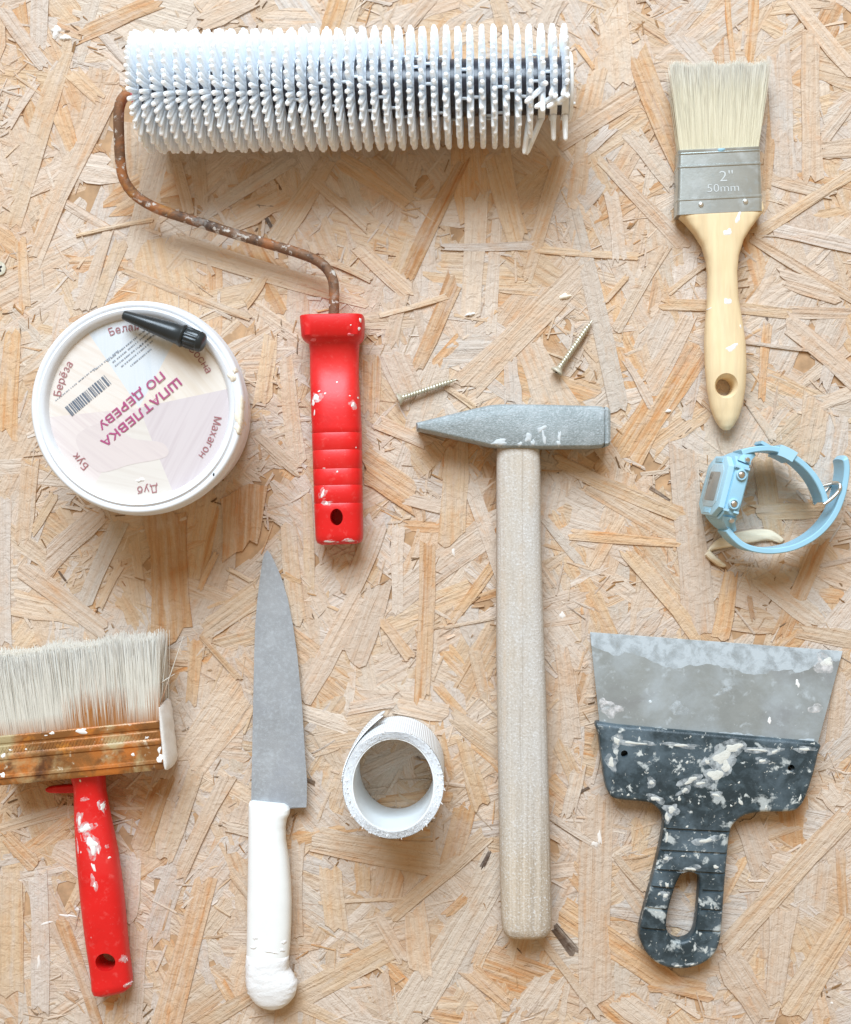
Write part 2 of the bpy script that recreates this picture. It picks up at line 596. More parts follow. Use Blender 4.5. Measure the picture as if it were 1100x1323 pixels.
def curve_mesh(loops, z_mid, half, bevel, res=3):
    """filled outline with holes, extruded and bevelled; loops of world (x, y)"""
    cu = bpy.data.curves.new("tmp", 'CURVE')
    cu.dimensions = '2D'
    cu.fill_mode = 'BOTH'
    cu.extrude = max(half - bevel, 0.00001)
    cu.bevel_depth = bevel
    cu.bevel_resolution = res
    cu.offset = -bevel
    for lp in loops:
        sp = cu.splines.new('POLY')
        sp.points.add(len(lp) - 1)
        for i, p in enumerate(lp):
            sp.points[i].co = (p[0], p[1], 0, 1)
        sp.use_cyclic_u = True
    o = bpy.data.objects.new("tmp", cu)
    COL.objects.link(o)
    dg = bpy.context.evaluated_depsgraph_get()
    dg.update()
    me = bpy.data.meshes.new_from_object(o.evaluated_get(dg))
    bpy.data.objects.remove(o)
    me.transform(Matrix.Translation((0, 0, z_mid)))
    fix_normals(me)
    return me


def smooth_loop(pts, sub=3):
    n = len(pts)
    out = []
    for i in range(n):
        p0, p1, p2, p3 = (Vector(pts[(i + k) % n]) for k in (-1, 0, 1, 2))
        for k in range(sub):
            t = k / sub
            out.append(0.5 * ((2 * p1) + (p2 - p0) * t + (2 * p0 - 5 * p1 + 4 * p2 - p3) * t * t + (3 * p1 - p0 - 3 * p2 + p3) * t ** 3))
    return out


def px_loop(pts, z):
    return [P(x, y, z).to_2d() for x, y in pts]


def mesh_bool(me, cutter_bm):
    """subtract cutter geometry from a mesh, both in the same space"""
    o = bpy.data.objects.new("tmp_a", me)
    COL.objects.link(o)
    cm = bpy.data.meshes.new("tmp_c")
    bmesh.ops.recalc_face_normals(cutter_bm, faces=cutter_bm.faces)
    cutter_bm.to_mesh(cm)
    cutter_bm.free()
    c = bpy.data.objects.new("tmp_b", cm)
    COL.objects.link(c)
    md = o.modifiers.new("b", 'BOOLEAN')
    md.operation = 'DIFFERENCE'
    md.solver = 'EXACT'
    md.use_self = True
    md.object = c
    dg = bpy.context.evaluated_depsgraph_get()
    dg.update()
    out = bpy.data.meshes.new_from_object(o.evaluated_get(dg))
    bpy.data.objects.remove(o)
    bpy.data.objects.remove(c)
    return out


def add_cyl(bm, c, r, z0, z1, n=28, ry=None):
    ry = ry or r
    a = [bm.verts.new((c[0] + r * math.cos(2 * math.pi * k / n), c[1] + ry * math.sin(2 * math.pi * k / n), z0)) for k in range(n)]
    b = [bm.verts.new((c[0] + r * math.cos(2 * math.pi * k / n), c[1] + ry * math.sin(2 * math.pi * k / n), z1)) for k in range(n)]
    bm.faces.new(list(reversed(a)))
    bm.faces.new(b)
    for k in range(n):
        j = (k + 1) % n
        bm.faces.new((a[k], a[j], b[j], b[k]))


def add_bar(bm, a, b, w, h):
    """box along a->b (points at box centre height)"""
    a, b = Vector(a), Vector(b)
    t = (b - a).normalized()
    s = Vector((-t.y, t.x, 0)).normalized() * w / 2
    u = t.cross(Vector((-t.y, t.x, 0)).normalized()) * h / 2
    vs = [bm.verts.new(p + s * i + u * j) for p in (a, b) for i, j in ((-1, -1), (1, -1), (1, 1), (-1, 1))]
    for f in ((3, 2, 1, 0), (4, 5, 6, 7), (0, 1, 5, 4), (1, 2, 6, 5), (2, 3, 7, 6), (3, 0, 4, 7)):
        bm.faces.new([vs[i] for i in f])


def mesh_part(name, me, mat, parent, smooth=True, angle=35):
    off = root_loc(parent)
    me.transform(Matrix.Translation(-off))
    fix_normals(me)
    return finish(me, name, mat, parent, smooth, angle)


def bvh_of(*objs):
    vs, fs = [], []
    for o in objs:
        b = len(vs)
        off = root_loc(o)
        vs += [v.co + off for v in o.data.vertices]
        fs += [[b + i for i in p.vertices] for p in o.data.polygons]
    return BVHTree.FromPolygons(vs, fs)


def splat(parent, bvh, px, py, rx, ry, mat='white_paint', ang=0.0, zref=0.02, rough=0.3, lift=0.0004, name='paint_spot', seed=None, halo=None):
    """an irregular dried blob of paint that follows the surface under it"""
    if halo:
        splat(parent, bvh, px, py, rx * 1.9 + 1.5, ry * 1.7 + 1.5, halo, ang, zref, rough * 1.3, lift * 0.5, 'paint_haze', 77 + int(px * 7 + py))
    rs = random.Random(seed if seed is not None else int(px * 31 + py * 17))
    n, rads = 18, (1.0, 0.72, 0.36)
    ph = [rs.uniform(0, 6.28) for _ in range(4)]
    am = [rs.uniform(0.4, 1.0) * rough / (k + 1) ** 0.6 for k in range(4)]
    c = P(px, py, zref)
    ca, sa = math.cos(ang), math.sin(ang)
    pts = []

    def hit(x, y):
        h = bvh.ray_cast(Vector((x, y, 0.2)), Vector((0, 0, -1)))
        return h[0].z if h[0] is not None else None
    zc = hit(c.x, c.y)
    if zc is None:
        return None
    rings = []
    for ri, f in enumerate(rads):
        ring = []
        for k in range(n):
            th = 2 * math.pi * k / n
            w = 1 + sum(am[q] * math.sin((q + 2) * th + ph[q]) for q in range(4))
            x, y = rx * S * f * w * math.cos(th), ry * S * f * w * math.sin(th)
            X, Y = c.x + x * ca - y * sa, c.y + x * sa + y * ca
            z = hit(X, Y)
            if z is None or abs(z - zc) > 0.006:
                X, Y = c.x + (X - c.x) * 0.5, c.y + (Y - c.y) * 0.5
                z = hit(X, Y)
                if z is None:
                    z = zc
            ring.append(Vector((X, Y, z + (-0.0002, lift * 0.75, lift)[ri])))
        rings.append(ring)
    v, f = loft(rings, False)
    v.append((c.x, c.y, zc + lift * 1.05))
    m = len(v) - 1
    f += [(2 * n + k, 2 * n + (k + 1) % n, m) for k in range(n)]
    return obj(name, v, f, mat, parent, True, 60)


def unflatten(me, step=1.2e-6):
    """letters whose strokes overlap: lift each face a hair so that no two share a plane"""
    bm = bmesh.new()
    bm.from_mesh(me)
    bmesh.ops.split_edges(bm, edges=bm.edges)
    for i, f in enumerate(bm.faces):
        for v in f.verts:
            v.co.z += step * i
    bm.to_mesh(me)
    bm.free()


def text_mesh(body, size, spacing=1.0, shear=0.0, extrude=0.0, bold=0.0, align='CENTER', xscale=1.0):
    cu = bpy.data.curves.new("txt", 'FONT')
    cu.body = body
    cu.size = size
    cu.align_x = align
    cu.align_y = 'CENTER'
    cu.space_character = spacing
    cu.extrude = extrude
    cu.offset = bold
    cu.resolution_u = 3
    o = bpy.data.objects.new("txt", cu)
    COL.objects.link(o)
    dg = bpy.context.evaluated_depsgraph_get()
    dg.update()
    me = bpy.data.meshes.new_from_object(o.evaluated_get(dg))
    bpy.data.objects.remove(o)
    bm = bmesh.new()
    bm.from_mesh(me)
    bmesh.ops.triangulate(bm, faces=bm.faces)
    bm.to_mesh(me)
    bm.free()
    unflatten(me)
    if xscale != 1:
        me.transform(Matrix.Diagonal((xscale, 1, 1, 1)))
    return me


def place_text(body, loc, ang, length, height, mat, parent, name, extrude=0.00012, bold=0.0):
    """text scaled to the given overall length and capital height (metres)"""
    me = text_mesh(body, 0.01, 1.0, 0, 0, bold)
    xs = [v.co.x for v in me.vertices]
    ys = [v.co.y for v in me.vertices]
    sx = length / (max(xs) - min(xs))
    sy = height / (max(ys) - min(ys))
    cx, cy = (max(xs) + min(xs)) / 2, (max(ys) + min(ys)) / 2
    me.transform(Matrix.Translation((-cx, -cy, 0)))
    me.transform(Matrix.Translation(loc) @ Matrix.Rotation(ang, 4, 'Z') @ Matrix.Diagonal((sx, sy, 1, 1)))
    off = root_loc(parent)
    me.transform(Matrix.Translation(-off))
    return finish(me, name, mat, parent, False)


# ------------------------------------------------------------------ the strand board
board = None


def build_board():
    global board
    x0, y0, x1, y1 = -330, -330, 1430, 1653
    bm = bmesh.new()
    a, b = P(x0, y1), P(x1, y0)
    zt, zb = -0.0009, -0.012
    vs = [bm.verts.new(p) for p in ((a.x, a.y, zb), (b.x, a.y, zb), (b.x, b.y, zb), (a.x, b.y, zb), (a.x, a.y, zt), (b.x, a.y, zt), (b.x, b.y, zt), (a.x, b.y, zt))]
    for f in ((3, 2, 1, 0), (4, 5, 6, 7), (0, 1, 5, 4), (1, 2, 6, 5), (2, 3, 7, 6), (3, 0, 4, 7)):
        bm.faces.new([vs[i] for i in f])
    me = bpy.data.meshes.new("wooden_board")
    bm.to_mesh(me)
    bm.free()
    board = finish(me, "wooden_board", 'board', None, False)
    board['kind'] = 'structure'

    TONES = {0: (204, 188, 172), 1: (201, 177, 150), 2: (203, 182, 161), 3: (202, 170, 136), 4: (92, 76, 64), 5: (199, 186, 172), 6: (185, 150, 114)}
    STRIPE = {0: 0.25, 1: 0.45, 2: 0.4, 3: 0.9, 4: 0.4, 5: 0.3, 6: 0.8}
    R = random.Random(5)

    def tint(tone, y):
        r, g, b_ = TONES[tone]
        j = R.uniform(-6, 6)
        w = R.uniform(-3, 3)
        c = lin(min(250, r + j + w), min(250, g + j), min(250, b_ + j - w * 1.5))
        return (c[0], c[1], c[2], STRIPE[tone] * R.uniform(0.5, 1.2))

    def strand(ax, ay, bx, by, w, z, nl, nc, crown, jag, tilt, wav=0.08, dip=0.00022):
        """grid of a thin flake: returns verts, faces, uv per vertex"""
        A, B = Vector((ax, ay)), Vector((bx, by))
        d = B - A
        L = d.length
        t = d / L
        s = Vector((-t.y, t.x))
        bow = R.uniform(-0.02, 0.02) * L
        u0, v0 = R.uniform(0, 50), R.uniform(0, 50)
        taper = (R.uniform(0.62, 1.05), R.uniform(0.62, 1.05))
        ej = [[R.uniform(-jag, jag) for _ in range(nc + 1)] for _ in range(2)]
        slant = (R.uniform(-0.5, 0.5) * w, R.uniform(-0.5, 0.5) * w)
        e1 = [R.uniform(-wav, wav) * w for _ in range(nl + 1)]
        e2 = [R.uniform(-wav, wav) * w for _ in range(nl + 1)]
        roll = R.uniform(-1, 1) * 0.00022
        V, U = [], []
        for i in range(nl + 1):
            f = i / nl
            ww = w * (taper[0] * (1 - f) + taper[1] * f)
            for j in range(nc + 1):
                g = j / nc - 0.5
                along = f * L
                if i == 0:
                    along += ej[0][j] + slant[0] * g
                elif i == nl:
                    along += ej[1][j] + slant[1] * g
                side = g * ww + bow * 4 * f * (1 - f) + (e1[i] if j == 0 else e2[i] if j == nc else 0)
                p = A + t * along + s * side
                p = Vector((min(max(p.x, x0 + 1), x1 - 1), min(max(p.y, y0 + 1), y1 - 1)))     # sawn edge of the board
                zz = z + tilt * (f - 0.5) + roll * g * 2 - crown * (2 * g) ** 2 + R.uniform(-1, 1) * 0.00005
                if i in (0, nl):
                    zz -= dip * R.uniform(0.2, 1.5)
                q = P(p.x, p.y, 0)
                V.append((q.x, q.y, zz))
                U.append((u0 + along * S, v0 + side * S))
        F = []
        n = nc + 1
        for i in range(nl):
            for j in range(nc):
                F.append((i * n + j, (i + 1) * n + j, (i + 1) * n + j + 1, i * n + j + 1))
        rim = [j for j in range(nc + 1)] + [(i * n + nc) for i in range(1, nl + 1)] + [nl * n + j for j in range(nc - 1, -1, -1)] + [i * n for i in range(nl - 1, 0, -1)]
        base = len(V)
        for r in rim:
            x, y, zz = V[r]
            V.append((x, y, zz - 0.0016))
            U.append(U[r])
        m = len(rim)
        for k in range(m):
            F.append((rim[k], rim[(k + 1) % m], base + (k + 1) % m, base + k))
        return V, F, U

    def set_attr(me, U, cols):
        uvl = me.uv_layers.new(name="UVMap")
        li = np.empty(len(me.loops), dtype=np.int32)
        me.loops.foreach_get('vertex_index', li)
        uvl.data.foreach_set('uv', np.asarray(U, dtype=np.float32)[li].ravel())
        ca = me.color_attributes.new("tint", 'FLOAT_COLOR', 'POINT')
        ca.data.foreach_set('color', np.asarray(cols, dtype=np.float32).ravel())

    # --- ground mass of smaller flakes and slivers, too many to pick apart
    V, F, U, C = [], [], [], []

    def add(v, f, u, c):
        b0 = len(V)
        V.extend(v)
        F.extend([tuple(i + b0 for i in q) for q in f])
        U.extend(u)
        C.extend([c] * len(v))
    for i in range(3400):
        cx, cy = R.uniform(x0, x1), R.uniform(y0, y1)
        L = R.uniform(50, 200)
        w = R.uniform(14, 62) * (0.55 + L / 300)
        th = R.uniform(0, math.pi)
        dx, dy = math.cos(th) * L / 2, math.sin(th) * L / 2
        tone = R.choices((0, 1, 2, 3, 5, 6), (30, 24, 30, 9, 7, 1))[0]
        v, f, u = strand(cx - dx, cy - dy, cx + dx, cy + dy, w, R.uniform(-0.0007, 0.00005), 4, 5, 0.00010, min(12, w * 0.35), R.uniform(-1, 1) * 0.0004, 0.14, 0.0003)
        add(v, f, u, tint(tone, cy))
    for i in range(4400):
        if i % 9 == 0:
            kx, ky, ks = R.uniform(x0, x1), R.uniform(y0, y1), R.uniform(10, 34)
        cx, cy = kx + R.gauss(0, ks), ky + R.gauss(0, ks)
        L = R.uniform(8, 44)
        w = R.uniform(1.2, 5.5)
        th = R.uniform(0, math.pi)
        dx, dy = math.cos(th) * L / 2, math.sin(th) * L / 2
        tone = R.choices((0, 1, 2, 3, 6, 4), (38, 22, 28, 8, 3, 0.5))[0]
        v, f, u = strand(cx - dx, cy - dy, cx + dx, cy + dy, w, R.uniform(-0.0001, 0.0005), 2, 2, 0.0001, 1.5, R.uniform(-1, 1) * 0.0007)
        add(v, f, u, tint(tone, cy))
    for i in range(1150):                      # brown slivers: shade of crevices and splits, put in as colour
        if i % 5 == 0:
            kx, ky = R.uniform(x0, x1), R.uniform(y0, y1)
        cx, cy = kx + R.gauss(0, 14), ky + R.gauss(0, 14)
        L = R.uniform(4, 17)
        th = R.uniform(0, math.pi)
        dx, dy = math.cos(th) * L / 2, math.sin(th) * L / 2
        v, f, u = strand(cx - dx, cy - dy, cx + dx, cy + dy, R.uniform(0.9, 2.6), R.uniform(0.00015, 0.0005), 2, 2, 0.00005, 1.0, 0.0001)
        b = R.uniform(0.7, 1.3)
        cl = lin(min(250, 142 * b), 110 * b, 76 * b)
        add(v, f, u, (cl[0], cl[1], cl[2], 0.3))
    me = bpy.data.meshes.new("small_strands")
    me.from_pydata(V, [], F)
    set_attr(me, U, C)
    finish(me, "small_strands", 'strand', board, True, 30, 'stuff')

    # --- the large strands that can be picked out: (x1, y1, x2, y2, width, tone)
    T = [
        (88, 52, 12, 290, 30, 1), (205, 2, 105, 45, 28, 3), (150, 98, 44, 335, 35, 2), (212, 195, 170, 340, 32, 0),
        (26, 310, 32, 400, 20, 3), (140, 300, 105, 400, 22, 2), (158, 312, 125, 400, 18, 1), (198, 284, 100, 304, 6, 1),
        (48, 105, 12, 165, 12, 2), (4, 12, 60, 88, 22, 0), (76, 142, 95, 195, 22, 3), (52, -10, 50, 62, 25, 0),
        (130, 40, 170, 88, 14, 0), (92, 92, 128, 128, 25, 1), (160, 347, 323, 410, 12, 1), (223, 312, 470, 385, 28, 1),
        (416, 335, 480, 362, 9, 1), (378, 205, 262, 278, 18, 5), (300, 285, 370, 250, 45, 1), (425, 205, 357, 310, 32, 1),
        (405, 232, 476, 295, 14, 1), (440, 208, 530, 265, 22, 1), (478, 205, 537, 255, 26, 1), (228, 210, 245, 275, 18, 1),
        (255, 205, 260, 270, 22, 1), (410, 300, 425, 335, 40, 2), (340, 355, 315, 390, 20, 1), (465, 320, 530, 380, 24, 2),
        (728, 203, 680, 362, 22, 1), (643, 200, 672, 314, 38, 1), (600, 206, 525, 360, 28, 6), (525, 360, 505, 445, 24, 2),
        (617, 255, 608, 412, 30, 0), (643, 272, 633, 432, 20, 0), (572, 319, 690, 317, 11, 0), (655, 318, 825, 331, 11, 1),
        (764, 337, 600, 500, 40, 2), (588, 360, 538, 478, 26, 3), (738, 270, 800, 530, 27, 5), (508, 455, 535, 520, 40, 2),
        (480, 465, 478, 535, 28, 3), (578, 383, 490, 408, 10, 1), (660, 465, 663, 522, 24, 0), (810, 357, 781, 390, 8, 3),
        (575, 500, 614, 527, 10, 1), (790, 250, 800, 335, 22, 0), (774, 206, 816, 250, 12, 1), (753, 180, 745, 255, 25, 2),
        (825, 72, 885, 215, 38, 3), (822, 120, 720, 185, 28, 2), (1006, 65, 1015, 228, 38, 5), (998, 112, 990, 245, 14, 3),
        (1048, 40, 1050, 230, 30, 2), (1025, -2, 1105, 95, 25, 2), (1108, 220, 972, 305, 18, 1), (785, 212, 885, 318, 26, 2),
        (1102, 132, 1062, 180, 20, 0), (995, 230, 1075, 250, 22, 0), (1000, 295, 1108, 320, 22, 0), (1060, 195, 1110, 190, 30, 2),
        (975, -8, 968, 82, 22, 3), (940, -8, 948, 80, 11, 3), (913, -4, 868, 46, 25, 5), (790, 12, 800, 108, 50, 0),
        (778, 75, 760, 150, 25, 2), (745, 58, 767, 88, 8, 3), (790, 165, 755, 200, 16, 0), (815, 170, 870, 240, 25, 0),
        (971, 307, 1108, 389, 13, 1), (856, 393, 1020, 405, 15, 1), (1014, 403, 1108, 405, 22, 2), (1012, 360, 1088, 381, 35, 2),
        (1015, 415, 1105, 492, 28, 2), (898, 446, 808, 590, 62, 3), (860, 320, 798, 425, 18, 0), (890, 410, 838, 502, 30, 2),
        (962, 442, 1064, 454, 5, 0), (965, 518, 1000, 568, 12, 0), (1056, 518, 1040, 592, 40, 2), (1060, 522, 1105, 505, 20, 0),
        (993, 420, 984, 515, 14, 3), (808, 465, 842, 525, 12, 2), (915, 340, 865, 378, 10, 1), (1078, 455, 1065, 500, 22, 0),
        (885, 578, 905, 818, 55, 2), (720, 595, 880, 665, 22, 1), (765, 630, 882, 697, 30, 2), (738, 690, 880, 702, 16, 3),
        (808, 712, 905, 828, 22, 1), (702, 668, 762, 740, 16, 5), (808, 660, 765, 735, 22, 2), (1060, 700, 1007, 822, 26, 3),
        (980, 745, 1060, 805, 30, 5), (1035, 816, 1108, 828, 25, 1), (1060, 732, 1108, 720, 8, 0), (985, 590, 1000, 692, 30, 1),
        (975, 662, 1065, 658, 25, 1), (945, 740, 930, 822, 30, 3), (968, 770, 973, 800, 7, 6), (470, 598, 537, 642, 45, 3),
        (590, 575, 585, 697, 42, 1), (553, 702, 545, 903, 26, 3), (637, 730, 580, 805, 16, 3), (575, 811, 642, 798, 4, 1),
        (492, 800, 530, 850, 16, 3), (492, 755, 455, 852, 40, 2), (515, 680, 513, 792, 18, 0), (485, 680, 452, 765, 28, 2),
        (608, 625, 650, 745, 20, 0), (512, 903, 452, 915, 22, 2), (515, 908, 577, 922, 30, 2), (585, 925, 648, 972, 30, 1),
        (465, 768, 388, 905, 40, 2), (565, 885, 600, 925, 16, 3), (212, 660, 222, 825, 72, 6), (155, 675, 110, 778, 22, 5),
        (135, 660, 60, 727, 30, 2), (157, 728, 128, 785, 12, 1), (28, 735, 138, 818, 24, 2), (315, 632, 310, 709, 60, 3),
        (280, 715, 258, 762, 10, 3), (337, 763, 262, 817, 38, 1), (18, 778, 108, 798, 40, 2), (8, 645, 8, 832, 16, 0),
        (260, 822, 310, 878, 8, 1), (295, 735, 325, 751, 7, 1), (252, 825, 248, 908, 20, 3), (365, 742, 387, 753, 10, 3),
        (395, 635, 400, 765, 22, 1), (372, 680, 385, 805, 24, 1), (315, 890, 245, 988, 55, 2), (218, 998, 180, 1098, 32, 6),
        (252, 998, 213, 1112, 22, 1), (297, 1000, 232, 1132, 26, 2), (265, 1138, 215, 1328, 45, 3), (98, 1044, -6, 1074, 16, 1),
        (8, 1080, 46, 1117, 22, 3), (80, 1190, 127, 1328, 16, 3), (12, 1138, 12, 1285, 36, 1), (50, 1128, 52, 1305, 30, 0),
        (172, 1108, 165, 1192, 24, 2), (180, 1200, 170, 1328, 34, 2), (86, 1282, 100, 1292, 9, 6), (285, 1266, 300, 1292, 16, 3),
        (324, 1286, 256, 1326, 20, 1), (292, 1068, 332, 1076, 18, 0), (298, 1125, 330, 1165, 14, 1), (402, 1083, 567, 1110, 45, 1),
        (647, 1107, 518, 1328, 52, 5), (627, 1078, 503, 1187, 26, 1), (512, 1220, 356, 1304, 35, 1), (535, 1175, 545, 1262, 35, 2),
        (602, 1040, 580, 1122, 30, 3), (488, 1183, 523, 1242, 20, 2), (468, 1116, 470, 1152, 20, 1), (512, 1118, 500, 1162, 35, 2),
        (425, 1118, 435, 1202, 35, 1), (385, 1088, 385, 1212, 24, 2), (413, 1167, 547, 1160, 5, 1), (612, 1148, 577, 1182, 20, 3),
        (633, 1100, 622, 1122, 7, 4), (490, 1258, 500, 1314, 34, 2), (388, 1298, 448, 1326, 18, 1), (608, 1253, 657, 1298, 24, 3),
        (642, 1198, 614, 1248, 22, 1), (777, 1030, 770, 1295, 52, 2), (710, 1054, 774, 1093, 11, 0), (720, 1173, 872, 1277, 36, 3),
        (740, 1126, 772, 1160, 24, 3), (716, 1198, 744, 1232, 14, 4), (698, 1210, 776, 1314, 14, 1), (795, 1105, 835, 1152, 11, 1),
        (747, 995, 735, 1052, 30, 0), (1096, 1051, 936, 1227, 28, 1), (965, 1058, 985, 1120, 45, 2), (935, 1233, 988, 1314, 55, 2),
        (1092, 1192, 1018, 1308, 45, 1), (843, 1268, 918, 1282, 35, 3), (1052, 1118, 1045, 1192, 45, 0), (1012, 1178, 1000, 1294, 35, 2),
        (1086, 1098, 1091, 1182, 12, 3), (1065, 1018, 1084, 1042, 30, 0), (800, 1290, 850, 1328, 30, 0), (725, 838, 740, 960, 30, 2),
        (722, 960, 748, 1020, 26, 1), (1085, 870, 1078, 960, 26, 2), (612, 840, 628, 905, 18, 1), (600, 960, 622, 1040, 26, 1),
        (350, 430, 340, 520, 30, 1), (370, 460, 385, 600, 26, 2), (330, 560, 385, 610, 24, 1), (18, 430, 10, 560, 28, 3),
        (40, 600, 30, 700, 30, 2), (490, 545, 560, 575, 28, 2), (505, 640, 575, 655, 20, 2), (70, 640, 40, 690, 16, 1),
        (330, 0, 260, 30, 26, 2), (440, -5, 425, 45, 24, 3), (560, -5, 520, 40, 22, 2), (640, -5, 655, 45, 24, 1), (720, -5, 700, 40, 26, 0),
    ]
    order = list(range(len(T)))
    R.shuffle(order)
    for k, i in enumerate(order):
        ax, ay, bx, by, w, tone = T[i]
        big = min(1.0, w / 40)
        z = 0.00036 + 0.00070 * (k / len(T)) + (0.00018 if w < 14 else 0) - 0.00008 * big
        v, f, u = strand(ax, ay, bx, by, w, z, 3, 5, 0.00011, min(7, 0.2 * w + 1), R.uniform(-1, 1) * 0.0003, 0.06, 0.00028)
        piece(v, f, u, tint(tone, ay), set_attr)
    n = 300 - len(T)
    for i in range(n):
        cx, cy = R.uniform(-20, 1120), R.uniform(-20, 1343)
        L = R.uniform(55, 130)
        w = R.uniform(12, 30)
        th = R.uniform(0, math.pi)
        dx, dy = math.cos(th) * L / 2, math.sin(th) * L / 2
        tone = R.choices((0, 1, 2, 3, 5), (24, 28, 28, 14, 6))[0]
        v, f, u = strand(cx - dx, cy - dy, cx + dx, cy + dy, w, R.uniform(-0.0001, 0.00015), 3, 5, 0.00012, 6, R.uniform(-1, 1) * 0.0002, 0.1, 0.00035)
        piece(v, f, u, tint(tone, cy), set_attr)


def piece(v, f, u, c, set_attr):
    me = bpy.data.meshes.new("wood_strand")
    cx = sum(p[0] for p in v) / len(v)
    cy = sum(p[1] for p in v) / len(v)
    me.from_pydata([(p[0] - cx, p[1] - cy, p[2]) for p in v], [], f)
    set_attr(me, u, [c] * len(v))
    o = finish(me, "wood_strand", 'strand', board, True, 30)
    o.location = (cx, cy, 0)


build_board()
TOP = 0.0006   # mean height of the pressed surface that the tools lie on


def base_at(px, py):
    p = P(px, py, 0)
    return (p.x, p.y, TOP)


# ------------------------------------------------------------------ needle roller
def build_roller():
    root = thing("paint_roller", "white needle roller with rusty bent wire and red handle", "roller", base_at(432, 420))
    R = random.Random(21)
    zc = TOP + 0.0345
    RT, RC = 0.0338, 0.0188
    a = P(187, 120, zc)
    b = P(729, 111.5, zc)
    d = (b - a)
    length = d.length
    ax = d.normalized()
    up = Vector((0, 0, 1))
    yv = up.cross(ax).normalized()      # towards the window
    NR = 37

    def ring_mesh(seed, drop=None, bent=0):
        r = random.Random(seed)
        V, F = [], []

        def add(v, f):
            b0 = len(V)
            V.extend([tuple(p) for p in v])
            F.extend([tuple(i + b0 for i in q) for q in f])
        n = 46
        hw = 0.0020
        rings = []
        for k in range(40):
            th = 2 * math.pi * k / 40
            c, s = math.cos(th), math.sin(th)
            rings.append([Vector((x, c * rr, s * rr)) for x, rr in ((-hw, RC - 0.0022), (hw, RC - 0.0022), (hw, RC - 0.0003), (hw * 0.6, RC), (-hw * 0.6, RC), (-hw, RC - 0.0003))])
        rings.append(rings[0])
        v, f = loft(rings, False)
        add(v, f)
        for k in range(n):
            th = 2 * math.pi * (k + r.uniform(-0.12, 0.12)) / n
            deg = math.degrees(th) % 360
            if drop and drop(deg) and r.random() < 0.86:
                continue
            base = Vector(((0.0002 if k % 2 else -0.0002) + r.uniform(-1, 1) * 0.0002, math.cos(th) * (RC - 0.0008), math.sin(th) * (RC - 0.0008)))
            L = RT - RC + r.uniform(-0.0008, 0.0006)
            dx = r.gauss(0, 0.00018)
            th2 = th + r.gauss(0, 0.015)
            tip = Vector((base.x + dx, math.cos(th2) * (RC + L), math.sin(th2) * (RC + L)))
            if bent and drop and drop((deg + 20) % 360) and r.random() < 0.5:
                tip = tip + Vector((r.uniform(-0.012, 0.002), r.uniform(-0.008, 0.002), r.uniform(-0.004, 0.004)))
            rb, rt = 0.00178, 0.00142
            path = [base, base.lerp(tip, 0.45), base.lerp(tip, 0.93), tip]
            v, f = tube(path, [rb, (rb + rt) / 2, rt, rt * 0.55], 7)
            add(v, f)
        # rungs that tie this ring to the next one
        for k in range(3):
            th = 2 * math.pi * (k + r.uniform(-0.5, 0.5)) / 3
            c, s = math.cos(th), math.sin(th)
            v, f = tube([Vector((0, c, s)) * (RC - 0.0016) + Vector((hw * 0.5, 0, 0)), Vector((0, c, s)) * (RC - 0.0016) + Vector((0.0066 - hw * 0.5, 0, 0))], 0.0009, 6)
            add(v, f)
        me = bpy.data.meshes.new("needle_ring")
        me.from_pydata(V, [], F)
        me.polygons.foreach_set('use_smooth', [True] * len(me.polygons))
        me.set_sharp_from_angle(angle=math.radians(50))
        me.materials.append(M['needle'])
        return me
    variants = [ring_mesh(100 + k) for k in range(6)]
    gap = lambda dg: 190 < dg < 262 or dg < -1
    gap2 = lambda dg: 120 < dg < 262
    frayed = [ring_mesh(300, gap, 1), ring_mesh(301, gap2, 1), ring_mesh(302, gap2, 1)]
    for k in range(NR):
        f = k / (NR - 1)
        me = variants[R.randrange(6)]
        if k >= NR - 4:
            me = frayed[(k - (NR - 4)) % 3] if k < NR - 1 else frayed[2]
        o = bpy.data.objects.new("needle_ring", me)
        COL.objects.link(o)
        o.parent = root
        pos = a + d * f
        tilt = math.radians(2.8) * max(0.0, 1 - f / 0.68)
        base = Matrix((ax, yv, up)).transposed().to_4x4()
        spin = 0 if k >= NR - 4 else R.choice([0, 1, 2, 3, 4, 5, 6]) * 2 * math.pi / 32
        m = Matrix.Translation(pos - root_loc(root)) @ Matrix.Rotation(tilt, 4, 'Z') @ Matrix.Rotation(-math.radians(4.6 - 3.2 * f), 4, 'Y') @ base @ Matrix.Rotation(spin, 4, 'X')
        o.matrix_local = m
    v, f = axis_lathe(a - ax * 0.002, b + ax * 0.003, [(0, 0.014), (0.0, 0.0158), (1, 0.0158), (1, 0.012)], 40)
    obj("core", v, f, 'core', root)
    v, f = axis_lathe(b + ax * 0.0020, b + ax * 0.0042, [(0, 0.012), (0, 0.0186), (0.3, 0.0190), (0.8, 0.0188), (1, 0.0175), (1, 0.0142), (0.3, 0.0138), (0.3, 0.006)], 44)
    obj("end_cap", v, f, 'needle', root)
    v, f = axis_lathe(a - ax * 0.0062, a + ax * 0.001, [(0, 0.0045), (0.0, 0.0085), (0.25, 0.0095), (0.5, 0.0145), (1, 0.0145)], 36)
    obj("end_cap", v, f, 'pink', root)['label'] = "pink plastic cap at the wire side"
    # bent wire
    zr = zc * 1000
